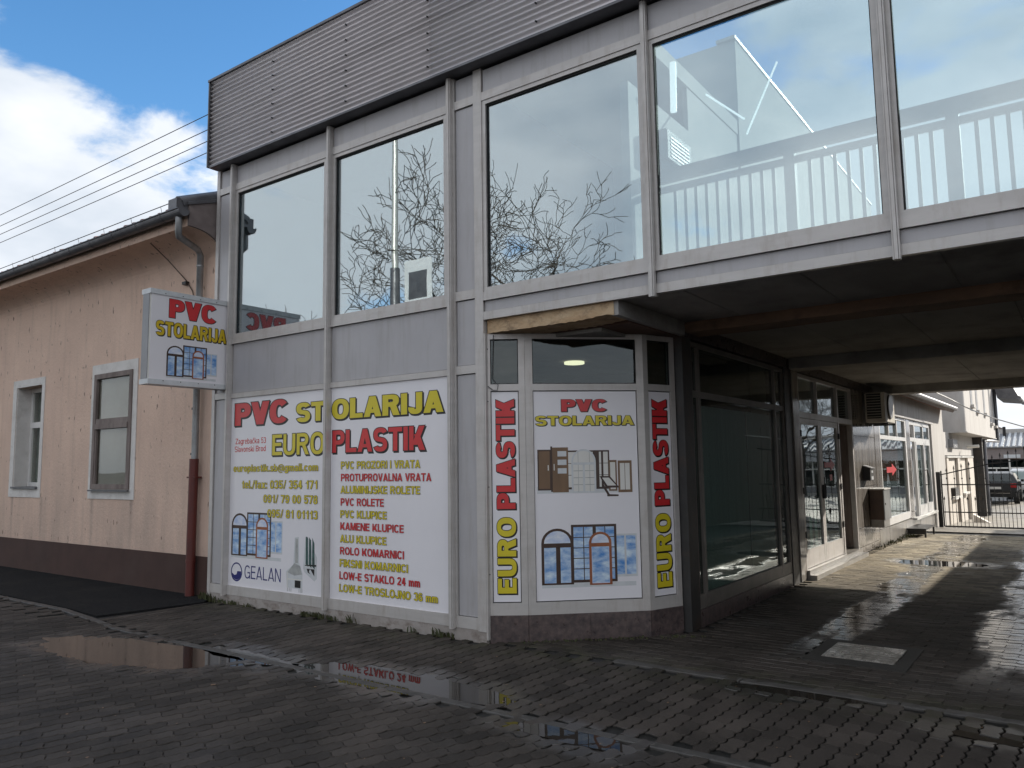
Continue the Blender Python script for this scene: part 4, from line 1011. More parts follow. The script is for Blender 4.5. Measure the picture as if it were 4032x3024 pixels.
# window surrounds and windows
def surround(x0, x1, z0, z1, o):
    m_ = MB(); y0, y1 = HY - 0.012, HY - 0.001
    m_.box(x0, o[0], y0, y1, z0, z1).box(o[1], x1, y0, y1, z0, z1).box(o[0], o[1], y0, y1, o[3], z1).box(o[0], o[1], y0, y1, z0, o[2])
    return m_.build('window_surround', 'surround', H)
surround(WX(-14.74), WX(-13.56), WZ(1.20), WZ(3.165), w1)
surround(WX(-11.99), WX(-10.68), WZ(1.205), WZ(3.198), w2)
# reveals of the set-back window
x0, x1, z0, z1 = w1
box('window_reveal', 'surround', H, x0 - 0.001, x0 + 0.02, HY + 0.002, HY + 0.34, z0, z1)
box('window_board', 'zinc', H, x0 + 0.02, x1, HY - 0.05, HY + 0.22, z0 - 0.02, z0 + 0.012)
f = MB(); yf0, yf1 = HY + 0.22, HY + 0.28
f.box(x0 + .02, x0 + .09, yf0, yf1, z0 + .012, z1).box(x1 - .07, x1, yf0, yf1, z0 + .012, z1).box(x0 + .09, x1 - .07, yf0, yf1, z0 + .012, z0 + .08).box(x0 + .09, x1 - .07, yf0, yf1, z1 - .07, z1)
f.box(x0 + .09, x1 - .07, yf0 - .01, yf1, z0 + 1.02, z0 + 1.12)
wo = f.build('window', 'pvc', H)
box('pane', 'glassold', wo, x0 + .091, x1 - .071, yf0 + .03, yf0 + .035, z0 + .081, z0 + 1.019)
box('pane', 'glassold', wo, x0 + .091, x1 - .071, yf0 + .03, yf0 + .035, z0 + 1.121, z1 - .071)
box('room_dark', 'curtain', H, x0, x1, HY + 0.345, HY + 0.36, z0, z1)
x0, x1, z0, z1 = w2
f = MB(); yf0, yf1 = HY - 0.03, HY + 0.05; e = 0.075
f.box(x0, x0 + e, yf0, yf1, z0, z1).box(x1 - e, x1, yf0, yf1, z0, z1).box(x0 + e, x1 - e, yf0, yf1, z0, z0 + e).box(x0 + e, x1 - e, yf0, yf1, z1 - e, z1)
f.box(x0 + e, x1 - e, yf0 + .01, yf1, z0 + 0.98, z0 + 1.055)
f.box(x0 + e, x1 - e, yf0 - .012, yf1 - .01, z0 + 0.90, z0 + 0.978).box(x0 + e, x0 + e + .035, yf0 + .01, yf1, z0 + e, z0 + .90).box(x1 - e - .035, x1 - e, yf0 + .01, yf1, z0 + e, z0 + .90)
wo = f.build('window', 'oldwood', H)
box('pane', 'glassold', wo, x0 + e + .036, x1 - e - .036, yf0 + .04, yf0 + .045, z0 + e + .001, z0 + .899)
box('pane', 'glassold', wo, x0 + e + .001, x1 - e - .001, yf0 + .04, yf0 + .045, z0 + 1.056, z1 - e - .001)
box('white_shutter_board', 'board', wo, x0 + .02, x1 - .02, yf0 + .062, yf0 + .072, z0, z1)
box('window_sill', 'zinc', wo, x0 - .02, x1 + .02, HY - 0.06, HY - .03, z0 - 0.03, z0 - 0.008)

# ================================================================== BOARDS AND SIGNS
def arch(F, cx, z0, zs, r, w, mk_i, mb, d, inner_mat=None, zscale=1.0, segs=12):
    """arched window frame band: outer radius r, band w; glass inside"""
    out_ = [(cx - r, z0)] + [(cx - r * math.cos(math.pi * i / segs), zs + zscale * r * math.sin(math.pi * i / segs)) for i in range(segs + 1)] + [(cx + r, z0)]
    ri = r - w
    inn = [(cx - ri, z0 + w)] + [(cx - ri * math.cos(math.pi * i / segs), zs + zscale * ri * math.sin(math.pi * i / segs)) for i in range(segs + 1)] + [(cx + ri, z0 + w)]
    mb.cur = mk_i
    n = len(out_)
    for i in range(n - 1):
        mb.poly([F(*out_[i], d), F(*out_[i + 1], d), F(*inn[i + 1], d), F(*inn[i], d)])
    mb.poly([F(*out_[-1], d), F(*out_[0], d), F(*inn[0], d), F(*inn[-1], d)])
    if inner_mat is not None:
        mb.cur = inner_mat; mb.poly([F(*p, d - 0.0003) for p in inn])
def rectq(mb, F, a0, a1, z0, z1, d, mi): mb.cur = mi; mb.poly([F(a0, z0, d), F(a1, z0, d), F(a1, z1, d), F(a0, z1, d)])
def window_picture(F, a0, a1, z0, z1, parent, d=0.002):
    W, Hh = a1 - a0, z1 - z0
    def G(u, v, e): return F(a0 + u * W, z0 + v * Hh, e)
    mats = ['pbrown', 'porange', 'plight', 'psky', 'psky2', 'pmid']
    asp = W / Hh
    # shadow on the printed floor
    mb = MB(); rectq(mb, G, 0.0, 0.98, -0.03, 0.04, d + 0.0001, 2)
    # pale double window at the back right
    rectq(mb, G, 0.74, 1.0, 0.12, 0.82, d + 0.0005, 2); rectq(mb, G, 0.755, 0.865, 0.16, 0.79, d + 0.0008, 3); rectq(mb, G, 0.885, 0.985, 0.16, 0.79, d + 0.0008, 3)
    mb.build('window_print', mats, parent)
    mb = MB()
    rectq(mb, G, 0.31, 0.785, 0.045, 0.985, d + 0.0011, 0); rectq(mb, G, 0.335, 0.76, 0.09, 0.945, d + 0.0014, 3)
    for u in (0.435, 0.535, 0.56, 0.66): rectq(mb, G, u, u + (0.035 if u in (0.535,) else 0.009), 0.09, 0.945, d + 0.0017, 0)
    for v in (0.26, 0.43, 0.6, 0.77): rectq(mb, G, 0.335, 0.76, v, v + 0.014, d + 0.0017, 0)
    mb.build('window_print', mats, parent)
    mb = MB(); r = 0.165
    arch(G, 0.165, 0.02, 0.69, r, 0.028, 0, mb, d + 0.0020, 4, zscale=asp * 0.9)
    rectq(mb, G, 0.025, 0.305, 0.62, 0.69, d + 0.0023, 0); rectq(mb, G, 0.15, 0.195, 0.03, 0.63, d + 0.0023, 0)
    rectq(mb, G, 0.03, 0.15, 0.05, 0.62, d + 0.0021, 3); rectq(mb, G, 0.195, 0.30, 0.05, 0.62, d + 0.0021, 3)
    mb.build('window_print', mats, parent)
    mb = MB(); r = 0.118
    arch(G, 0.612, 0.0, 0.69, r, 0.026, 1, mb, d + 0.0026, 4, zscale=asp * 0.9)
    rectq(mb, G, 0.52, 0.705, 0.62, 0.68, d + 0.0029, 1); rectq(mb, G, 0.525, 0.70, 0.045, 0.62, d + 0.0027, 3)
    mb.build('window_print', mats, parent)

def board(name, label, F, a0, a1, z0, z1, loc, d=0.0, group=None):
    o = thing(name, label, 'advertising board', loc, group)
    MB().fbox(F, a0, a1, z0, z1, d - 0.006, d).build('sheet', 'print', o)
    return o
KF = 1 + 0.022 / 5.731767          # the boards sit 22 mm behind the frame faces
FF = lambda a, z, d: (a * KF, -d, 1.6 + (z - 1.6) * KF)
D = -0.022
gk = MB()
for x0, x1 in ((-8.47, -6.70), (-6.64, -4.89)):
    box('board_backing', 'gasket', B, x0 + 0.001, x1 - 0.001, 0.032, 0.060, 0.211, 2.484)
P1 = board('advertising_board', 'large left white board with red PVC, yellow EURO, phone numbers and a blue logo', FF, -8.445, -6.675, 0.214, 2.480, (-7.6, 0.02, 0.2), D, 'white advertising boards on the grey building')
T1 = [('PVC', -8.375, -7.352, 2.137, 0.272, 'red', 0.265, 0.014, .02), ('ST', -7.205, -6.712, 2.131, 0.215, 'yellow', 0.25, 0.014, .05),
      ('EURO', -7.634, -6.722, 1.762, 0.240, 'yellow', 0.185, 0.014, .09)]
for s_, a, b2, z, h, c_, bo, sh, gp_ in T1: lettering(s_, FF, a, b2, z, h, c_, P1, bo, sh, 0.035, D, gap=gp_)
for s_, a, b2, z, h in (('Zagreba\u010dka 53', -8.352, -7.754, 1.911, 0.068), ('Slavonski Brod', -8.364, -7.757, 1.815, 0.068)): lettering(s_, FF, a, b2, z, h, 'red', P1, 0.15, 0, 0, D)
for s_, a, b2, z, h in (('europlastik.sb@gmail.com', -8.375, -6.816, 1.576, 0.082), ('tel./fax: 035/ 354 171', -8.195, -6.820, 1.377, 0.092),
                        ('091/ 79 00 578', -7.778, -6.818, 1.213, 0.090), ('095/ 81 01113', -7.698, -6.815, 1.045, 0.090)):
    lettering(s_, FF, a, b2, z, h, 'yellow', P1, 0.175, 0.0, 0.035, D + 0.004, gap=.10)
lettering('GEALAN', FF, -8.116, -7.439, 0.318, 0.150, 'blue', P1, 0.115, 0, 0, D, gap=.11)
lg = MB()
cx, cz, ra, rb = -8.275, 0.381, 0.112, 0.112
for i in range(32):
    t0, t1 = 2 * math.pi * i / 32, 2 * math.pi * (i + 1) / 32
    lg.poly([FF(cx + ra * math.cos(t0), cz + rb * math.sin(t0), D + .001), FF(cx + ra * math.cos(t1), cz + rb * math.sin(t1), D + .001),
             FF(cx + .85 * ra * math.cos(t1), cz + .85 * rb * math.sin(t1), D + .001), FF(cx + .85 * ra * math.cos(t0), cz + .85 * rb * math.sin(t0), D + .001)])
cres = [(cx + 0.82 * ra * math.cos(a), cz - 0.012 + 0.72 * rb * math.sin(a)) for a in [R(q) for q in range(180, 361, 15)]] + \
       [(cx + 0.80 * ra, cz + 0.01), (cx + 0.15 * ra, cz + 0.01), (cx + 0.02 * ra, cz - 0.25 * rb), (cx - 0.35 * ra, cz - 0.36 * rb)]
lg.poly([FF(a, z, D + .001) for a, z in cres])
lg.build('logo', 'blue', P1)
window_picture(FF, -8.39, -7.42, 0.565, 1.10, P1, D)
# cut-away window profile picture
pp = MB(); mats = ['plight', 'pgrey', 'pteal', 'black', 'white']
def pol(pts, mi, d):
    pp.cur = mi; pp.poly([FF(a, z, d) for a, z in pts])
pol([(-7.345, 0.45), (-7.22, 0.53), (-7.20, 0.83), (-7.13, 0.84), (-7.12, 0.56), (-7.06, 0.44), (-7.06, 0.27), (-7.33, 0.27)], 0, D + .0005)
pol([(-7.32, 0.44), (-7.20, 0.55), (-7.10, 0.52), (-7.07, 0.43), (-7.20, 0.41)], 1, D + .0008)
pol([(-7.19, 0.55), (-7.185, 0.82), (-7.145, 0.82), (-7.14, 0.55)], 1, D + .0008)
pol([(-7.19, 0.37), (-7.09, 0.36), (-7.09, 0.28), (-7.19, 0.28)], 3, D + .0011)
pol([(-7.33, 0.27), (-7.33, 0.44), (-7.315, 0.44), (-7.315, 0.27)], 4, D + .0012)
pol([(-7.33, 0.36), (-7.33, 0.375), (-7.06, 0.375), (-7.06, 0.36)], 4, D + .0014)
for x in (-7.32, -7.29, -7.26, -7.12, -7.09, -7.07): pol([(x, 0.23), (x, 0.28), (x + 0.01, 0.28), (x + 0.01, 0.23)], 1, D + .0004)
pol([(-7.05, 0.50), (-7.02, 0.84), (-6.98, 0.85), (-6.82, 0.63), (-6.82, 0.40), (-6.86, 0.37), (-7.03, 0.46)], 0, D + .0005)
for a in (0, 1, 2):
    x = -7.01 + a * 0.055
    pol([(x, 0.55 - a * 0.01), (x, 0.85 - a * 0.005), (x + 0.035, 0.84 - a * 0.03), (x + 0.045, 0.52 - a * 0.01)], 2, D + .0008 + a * .0002)
pol([(-7.02, 0.53), (-7.02, 0.54), (-6.83, 0.55), (-6.83, 0.53)], 3, D + .0016)
pol([(-6.99, 0.50), (-6.86, 0.50), (-6.86, 0.42), (-6.97, 0.46)], 3, D + .0014)
pol([(-6.95, 0.47), (-6.93, 0.50), (-6.84, 0.40), (-6.86, 0.38)], 0, D + .0018)
pp.build('profile_print', mats, P1)

P2 = board('advertising_board', 'large right white board with OLARIJA, PLASTIK and the red and yellow product list', FF, -6.610, -4.872, 0.214, 2.480, (-5.7, 0.02, 0.2), D, 'white advertising boards on the grey building')
lettering('OLARIJA', FF, -6.597, -4.980, 2.135, 0.215, 'yellow', P2, 0.255, 0.014, 0.035, D, gap=.05)
lettering('PLASTIK', FF, -6.586, -5.222, 1.770, 0.240, 'red', P2, 0.215, 0.014, 0.035, D, gap=.07)
T2 = [('PVC PROZORI I VRATA', -6.442, -5.287, 1.593, 'yellow'), ('PROTUPROVALNA VRATA', -6.44, -5.139, 1.462, 'red'), ('ALUMINIJSKE ROLETE', -6.443, -5.288, 1.333, 'yellow'),
      ('PVC ROLETE', -6.442, -5.792, 1.202, 'red'), ('PVC KLUPICE', -6.445, -5.75, 1.074, 'yellow'), ('KAMENE KLUPICE', -6.444, -5.511, 0.946, 'red'), ('ALU KLUPICE', -6.445, -5.754, 0.815, 'yellow'),
      ('ROLO KOMARNICI', -6.445, -5.507, 0.688, 'red'), ('FIKSNI KOMARNICI', -6.449, -5.454, 0.559, 'yellow'), ('LOW-E STAKLO 24 mm', -6.452, -5.291, 0.430, 'red'), ('LOW-E TROSLOJNO 36 mm', -6.453, -5.062, 0.299, 'yellow')]
for s_, a, b2, z, c_ in T2: lettering(s_, FF, a, b2, z, 0.077, c_, P2, 0.185, 0.0, 0.038 if c_ == 'yellow' else 0.02, D + 0.004, gap=.10)

# boards of the angled shopfront
labs = ['narrow left board of the corner shopfront with upright EURO PLASTIK lettering', 'central board of the corner shopfront with PVC STOLARIJA and pictures of windows and doors', 'narrow right board of the corner shopfront with upright EURO PLASTIK lettering beside the black column']
PB = []
for (i, ln, g0, g1), lab in zip(facets, labs):
    F = FR[i]; c0 = F(0.5 * (g0 + g1), 0.35, -0.02)
    PB.append(board('advertising_board', lab, F, g0 + 0.007, g1 - 0.007, 0.354, 2.296, c0, -0.016, 'white boards of the corner shopfront'))
D2 = -0.016
for i, (la, ra_) in ((0, (0.072, 0.245)), (2, (0.113, 0.306))):
    lettering('EURO', FR[i], 0.43, 1.12, ra_, ra_ - la, 'yellow', PB[i], 0.25, 0.009, 0.03, D2, vertical=True, gap=.09)
    lettering('PLASTIK', FR[i], 1.20, 2.225, ra_, ra_ - la, 'red', PB[i], 0.26, 0.009, 0.03, D2, vertical=True, gap=.06)
F = FR[1]; Pc = PB[1]
lettering('PVC', F, 0.347, 0.795, 2.105, 0.114, 'red', Pc, 0.27, 0.006, 0.03, D2, gap=.02)
lettering('STOLARIJA', F, 0.096, 1.050, 1.973, 0.090, 'yellow', Pc, 0.22, 0.006, 0.04, D2, gap=.06)
window_picture(F, 0.13, 1.045, 0.485, 1.05, Pc, D2)
mats = ['pbrown', 'porange', 'plight', 'psky', 'psky2', 'pmid', 'pgrey', 'white']
def pr(*rects):
    mb = MB()
    for (a0, a1, z0, z1, mi, dd) in rects: rectq(mb, F, a0, a1, z0, z1, D2 + dd, mi)
    mb.build('door_print', mats, Pc)
pr((0.10, 1.02, 1.335, 1.40, 2, 0.0002))
pr((0.36, 0.80, 1.37, 1.735, 0, 0.0005), (0.38, 0.48, 1.39, 1.72, 7, 0.0008), (0.56, 0.64, 1.39, 1.72, 7, 0.0008), (0.70, 0.72, 1.39, 1.72, 7, 0.0008), (0.74, 0.785, 1.39, 1.72, 7, 0.0008), (0.38, 0.79, 1.50, 1.505, 0, 0.001), (0.38, 0.79, 1.61, 1.615, 0, 0.001))
pr((0.108, 0.235, 1.365, 1.745, 0, 0.0012), (0.12, 0.225, 1.38, 1.73, 5, 0.0013), (0.205, 0.215, 1.55, 1.60, 7, 0.0016))
pr((0.233, 0.25, 1.35, 1.775, 0, 0.0018), (0.25, 0.402, 1.345, 1.765, 5, 0.0016), (0.30, 0.385, 1.68, 1.73, 2, 0.0019), (0.30, 0.385, 1.60, 1.65, 2, 0.0019), (0.30, 0.385, 1.52, 1.57, 2, 0.0019), (0.262, 0.27, 1.55, 1.61, 7, 0.002))
pr((0.79, 0.87, 1.35, 1.64, 5, 0.0012), (0.805, 0.855, 1.365, 1.62, 7, 0.0014), (0.88, 1.016, 1.335, 1.635, 5, 0.0015), (0.90, 0.995, 1.36, 1.61, 7, 0.0018), (0.945, 0.95, 1.36, 1.61, 5, 0.002))
mb = MB(); arch(F, 0.549, 1.335, 1.63, 0.118, 0.018, 2, mb, D2 + 0.0022, 7)
rectq(mb, F, 0.445, 0.653, 1.60, 1.622, D2 + .0026, 2); rectq(mb, F, 0.54, 0.56, 1.345, 1.61, D2 + .0026, 2)
for v in (1.41, 1.475, 1.54): rectq(mb, F, 0.45, 0.65, v, v + 0.006, D2 + .0025, 6)
for u in (0.495, 0.605): rectq(mb, F, u, u + 0.004, 1.345, 1.73, D2 + .0025, 6)
mb.build('window_print', mats, Pc)
mb = MB(); mb.cur = 0
mb.poly([F(0.70, 1.49, D2 + .0024), F(0.80, 1.49, D2 + .0024), F(0.89, 1.38, D2 + .0024), F(0.76, 1.38, D2 + .0024)])
mb.cur = 7; mb.poly([F(0.725, 1.475, D2 + .0027), F(0.79, 1.475, D2 + .0027), F(0.86, 1.40, D2 + .0027), F(0.775, 1.40, D2 + .0027)])
mb.cur = 0; mb.poly([F(0.72, 1.40, D2 + .0029), F(0.735, 1.42, D2 + .0029), F(0.80, 1.31, D2 + .0029), F(0.785, 1.295, D2 + .0029)])
mb.poly([F(0.77, 1.30, D2 + .0026), F(0.77, 1.32, D2 + .0026), F(0.88, 1.315, D2 + .0026), F(0.88, 1.30, D2 + .0026)])
mb.build('window_print', mats, Pc)

# projecting light box sign
SG = thing('light_box_sign', 'projecting white light box sign reading PVC STOLARIJA above the downpipe', 'sign', (-8.65, -0.5, 2.6))
XF = -8.575
sb = MB().box(XF - 0.16, XF - 0.004, -1.02, -0.02, 2.62, 3.70); sb.build('casing', 'white', SG)
box('face_panel', 'print', SG, XF - 0.003, XF + 0.004, -1.008, -0.012, 2.66, 3.66)
box('top_strip', 'plight', SG, XF - 0.175, XF + 0.016, -1.03, -0.0, 3.661, 3.72)
box('bottom_strip', 'plight', SG, XF - 0.175, XF + 0.016, -1.03, -0.0, 2.60, 2.659)
box('end_face', 'fasciagrey', SG, XF - 0.15, XF - 0.016, -1.028, -1.0205, 2.66, 3.66)
for y in (-0.85, -0.63, -0.40, -0.18):
    for z in (2.64, 3.675): box('rivet', 'gasket', SG, XF + 0.0165, XF + 0.019, y, y + 0.010, z, z + 0.010)
box('bracket', 'zinc', SG, XF - 0.12, XF - 0.07, -0.02, 0.004, 2.8, 3.5)
FS = lambda a, z, d: (XF + d, a, z)
lettering('PVC', FS, -0.789, -0.160, 3.408, 0.222, 'red', SG, 0.27, 0.004, 0.025, 0.0045, gap=.02)
lettering('STOLARIJA', FS, -0.945, -0.02, 3.180, 0.170, 'amber', SG, 0.23, 0.008, 0.04, 0.0045, gap=.05)
window_picture(FS, -0.805, -0.14, 2.70, 3.10, SG, 0.0045)

# ================================================================== THE YARD BEYOND
YS = thing('yard_shop', 'low pale shop wing with aluminium windows in the sunlit yard beyond the bridge', 'building', (-3.1, 14, 0))
def ybox(name, mk, y0, y1, z0, z1, d0, d1, parent=None, bevel=0): return MB().fbox(SF, y0, y1, z0, z1, d0, d1).build(name, mk, parent or YS, bevel=bevel)
ybox('wall', 'yardwall', 10.72, 19.9, 2.54, 3.05, -0.3, 0.0)
ybox('wall', 'yardwall', 17.62, 19.9, -0.5, 2.54, -0.3, 0.0)
ybox('wall', 'yardwall', 10.3, 10.80, -0.1, 2.54, -0.3, -0.01)
for k in range(9): ybox('cladding_panel', 'yardwall', 10.9 + k * 0.80, 10.9 + k * 0.80 + 0.785, 2.60, 3.04, 0.001, 0.012)
for k in range(8): ybox('stone_panel', 'stonelight', 10.3 + k * 0.92, 10.3 + k * 0.92 + 0.915, -0.25, 0.29, -0.1, 0.0 + 0.002 * (k % 2))
ybox('marble_column', 'stone', 10.31, 10.80, 0.30, 2.53, -0.05, 0.004)
ybox('marble_column', 'stone', 13.78, 14.20, 0.30, 2.53, -0.2, 0.004)
ybox('lintel_trim', 'alu', 10.80, 17.62, 2.53, 2.575, -0.2, 0.05)
w = MB()
for y0, y1 in ((10.80, 10.87), (13.62, 13.77)): w.fbox(SF, y0, y1, 0.31, 2.52, -0.06, 0.0)
for z0, z1 in ((0.31, 0.46), (2.02, 2.10), (2.46, 2.52)): w.fbox(SF, 10.87, 13.62, z0, z1, -0.06, -0.002)
for y in (11.72, 12.62): w.fbox(SF, y, y + 0.06, 2.10, 2.46, -0.05, 0.004)
wo = w.build('window', 'pvc', YS)
ybox('pane', 'glassdark', 10.871, 13.619, 0.461, 2.019, -0.04, -0.034, wo)
for y0, y1 in ((10.871, 11.719), (11.781, 12.619), (12.681, 13.619)): ybox('pane', 'glassdark', y0, y1, 2.101, 2.459, -0.04, -0.034, wo)
ar = [(11.49, 1.345), (12.05, 1.345), (12.05, 1.28), (12.54, 1.40), (12.05, 1.53), (12.05, 1.46), (11.49, 1.46)]
MB().prism([SF(y, z, -0.033) for y, z in ar], (0.001, 0, 0)).build('arrow_sticker', 'red', wo)
w = MB()
for y0, y1 in ((14.21, 14.27), (14.84, 14.96), (17.10, 17.2)): w.fbox(SF, y0, y1, 0.29, 2.50, -0.06, 0.0)
for z0, z1 in ((2.03, 2.12), (2.42, 2.52)): w.fbox(SF, 14.27, 14.84, z0, z1, -0.06, -0.002).fbox(SF, 14.96, 17.10, z0, z1, -0.06, -0.002)
w.fbox(SF, 16.13, 16.22, 0.29, 2.42, -0.06, 0.0)
wo = w.build('door_frame', 'pvc', YS)
for y0, y1 in ((14.96, 16.13), (16.22, 17.10)):
    dl = MB(); dl.fbox(SF, y0, y0 + .08, .295, 2.03, -.05, .01).fbox(SF, y1 - .08, y1, .295, 2.03, -.05, .01).fbox(SF, y0 + .08, y1 - .08, .295, .52, -.05, .01).fbox(SF, y0 + .08, y1 - .08, 1.96, 2.03, -.05, .01)
    dn_ = dl.build('door', 'pvc', YS)
    ybox('pane', 'glassdark', y0 + .081, y1 - .081, .521, 1.959, -.03, -.025, dn_)
    ybox('pane', 'glassdark', y0, y1, 2.121, 2.419, -.03, -.025, wo)
MB().tube([SF(16.0, 0.98, 0.011), SF(16.0, 0.98, 0.08), SF(16.12, 1.16, 0.08), SF(16.0, 1.34, 0.08), SF(16.0, 1.34, 0.011)], 0.012, 6).build('door_handle', 'iron', dn_)
ybox('door_step', 'white', 14.0, 17.3, 0.24, 0.288, -0.3, 0.08)
ybox('room_wall', 'curtain2', 10.8, 17.6, 0.0, 2.5, -1.9, -1.8)
ybox('display_stand', 'plight', 12.3, 12.7, 0.3, 0.95, -0.8, -0.5)
ybox('display_stand', 'white', 11.6, 12.0, 0.3, 0.7, -0.7, -0.4)
ybox('display_shelf', 'plight', 12.0, 13.3, 0.95, 1.0, -0.9, -0.6)
ybox('white_blind', 'board', 16.3, 17.05, 0.3, 1.95, -0.2, -0.19)
ev = MB(); ev.prism([(-3.1, 10.72, 3.05), (-2.80, 10.72, 2.93), (-2.74, 10.72, 2.99), (-3.6, 10.72, 3.35)], (0, 9.0, 0.0)); eo = ev.build('eaves', 'oldwood', YS)
MB().tube([(-2.72, 10.75, 3.0), (-2.72, 19.8, 3.04)], 0.055, 8).build('gutter', 'zinc', YS)
for k in range(22): MB().prism([(-3.0 + 0.0, 10.9 + k * 0.4, 3.075), (-2.75, 10.9 + k * 0.4, 3.02), (-2.75, 10.9 + k * 0.4, 3.06), (-3.0, 10.9 + k * 0.4, 3.13)], (0, 0.37, 0)).build('roof_tile', 'tile', YS)
MB().prism([(-3.0, 10.72, 3.14), (-8.0, 10.72, 4.6), (-8.0, 10.72, 4.5), (-3.0, 10.72, 3.0)], (0, 9.0, 0)).build('roof_deck', 'tile', YS)

# air conditioner on the marble wall at the end of the bridge
AC = thing('air_conditioner', 'weathered outdoor air conditioner high on the marble wall at the end of the bridge', 'air conditioner', (-2.9, 10.4, 2.3))
XA = -2.72
box('casing', 'ac', AC, -3.05, XA, 9.40, 10.30, 2.28, 2.82, bevel=0.012)
box('side_recess', 'iron', AC, -3.02, XA - 0.06, 9.388, 9.399, 2.35, 2.80)
for k in range(9): box('grille_slat', 'ac', AC, -3.015, XA - 0.065, 9.372, 9.386, 2.375 + k * 0.048, 2.383 + k * 0.048)
MB().tube([(XA + 0.001, 9.82, 2.57), (XA + 0.015, 9.82, 2.57)], 0.225, 28, sm=False).build('fan_ring', 'iron', AC)
MB().tube([(XA + 0.0152, 9.82, 2.57), (XA + 0.03, 9.82, 2.57)], 0.21, 28, sm=False).build('fan_grille', 'fasciagrey', AC)
for y in (9.5, 10.2): box('bracket', 'iron', AC, -3.09, XA + 0.02, y, y + 0.03, 2.245, 2.275)
# mailbox
MBX = thing('mailbox', 'small black letter box with pitched lid on the marble wall', 'mailbox', (-3.03, 9.3, 1.25))
mb = MB(); mb.prism([(-3.095, 9.13, 1.245), (-2.975, 9.13, 1.245), (-2.975, 9.13, 1.46), (-3.095, 9.13, 1.50)], (0, 0.30, 0)); mb.build('body', 'iron', MBX)
mb = MB(); mb.prism([(-3.095, 9.12, 1.503), (-2.955, 9.12, 1.458), (-2.955, 9.12, 1.472), (-3.095, 9.12, 1.517)], (0, 0.32, 0)); mb.build('lid', 'fasciagrey', MBX)
box('name_plate', 'plight', MBX, -2.974, -2.970, 9.22, 9.34, 1.38, 1.42); box('lower_plate', 'plight', MBX, -2.974, -2.970, 9.20, 9.36, 1.26, 1.32)
# gas cabinet
GC = thing('meter_cabinet', 'knee high metal meter cabinet standing on the wall ledge beside the yard shop window', 'cabinet', (-3.0, 9.95, 0.5))
box('body', 'brown', GC, -3.085, -2.86, 9.50, 10.05, 0.54, 1.07); box('door', 'galv', GC, -2.859, -2.845, 9.50, 10.05, 0.54, 1.07); box('lid', 'white', GC, -3.09, -2.83, 9.48, 10.07, 1.072, 1.095)
box('cabinet_foot', 'stonelight', GC, -3.085, -2.87, 9.52, 10.03, 0.40, 0.539)
box('lock', 'gasket', GC, -2.844, -2.838, 9.56, 9.60, 0.80, 0.84)
# metal step under the yard shop door
ST = thing('metal_step', 'low dark metal step platform on legs below the yard shop door', 'step', (-2.85, 13.6, gz(13.6)))
zz = gz(13.5)
box('tread', 'iron', ST, -3.09, -2.72, 13.0, 14.3, zz + 0.165, zz + 0.20)
for x in (-3.08, -2.76):
    for y in (13.04, 14.22): box('leg', 'iron', ST, x, x + 0.035, y, y + 0.04, zz - 0.01, zz + 0.165)
box('apron', 'iron', ST, -3.08, -2.72, 13.0, 13.02, zz + 0.08, zz + 0.164)

RB = thing('side_building', 'long low building along the right side of the passage and yard', 'building', (2.5, 18, 0))
M['dullwall'] = mat('dull_brown_render', (0.10, 0.09, 0.08), None, 0.9)
box('wall', 'dullwall', RB, 2.0, 8.0, 10.72, 24.0, -0.6, 3.3)
box('wall', 'dullwall', RB, 3.3, 3.6, 0.1, 10.3, -0.03, 2.999)
box('roof_edge', 'zinc', RB, 1.85, 8.0, 10.72, 24.1, 3.302, 3.40)

# iron gate
GT = thing('iron_gate', 'black wrought iron gate with spear tips closing the yard', 'gate', (-3.0, 17.6, gz(17.6)))
g0 = gz(17.6)
def spear(mb, x, z):
    mb.add([(x - 0.022, 17.6, z), (x, 17.588, z), (x + 0.022, 17.6, z), (x, 17.612, z), (x, 17.6, z + 0.09)], [(0, 1, 4), (1, 2, 4), (2, 3, 4), (3, 0, 4), (3, 2, 1, 0)])
    mb.box(x - 0.018, x + 0.018, 17.59, 17.61, z - 0.02, z - 0.008)
box('gate_post', 'iron', GT, -3.06, -2.965, 17.55, 17.65, g0 - 0.02, 1.27)
box('stile', 'iron', GT, -2.955, -2.925, 17.585, 17.615, g0 + 0.01, 1.30)
box('bottom_rail', 'iron', GT, -2.925, 1.5, 17.585, 17.615, g0 + 0.0, g0 + 0.035)
box('lower_rail', 'iron', GT, -2.925, 1.5, 17.588, 17.612, 0.212, 0.240)
box('middle_rail', 'iron', GT, -2.925, 1.5, 17.588, 17.612, 0.925, 0.955)
MB().prism([(-3.0, 17.588, 1.17), (-1.55, 17.588, 1.52), (-1.55, 17.588, 1.548), (-3.0, 17.588, 1.198)], (0, 0.024, 0)).build('sloping_rail', 'iron', GT)
MB().prism([(-1.70, 17.57, 1.455), (1.5, 17.57, 2.00), (1.5, 17.57, 2.03), (-1.70, 17.57, 1.485)], (0, 0.016, 0)).build('sloping_rail', 'iron', GT)
x = -2.815; k = 0
while x < 1.4:
    top = 1.30 + (x + 2.815) * 0.30
    mb = MB().box(x - 0.007, x + 0.007, 17.593, 17.607, g0 + 0.035, top); spear(mb, x, top)
    mb.box(x - 0.016, x + 0.016, 17.584, 17.616, 1.08, 1.12)
    mb.build('bar', 'iron', GT)
    xs3 = x - 0.0875
    mb = MB().box(xs3 - 0.006, xs3 + 0.006, 17.594, 17.606, g0 + 0.035, 0.57 if k % 1 == 0 else 0.6); spear(mb, xs3, 0.56)
    mb.build('bar', 'iron', GT)
    x += 0.175; k += 1

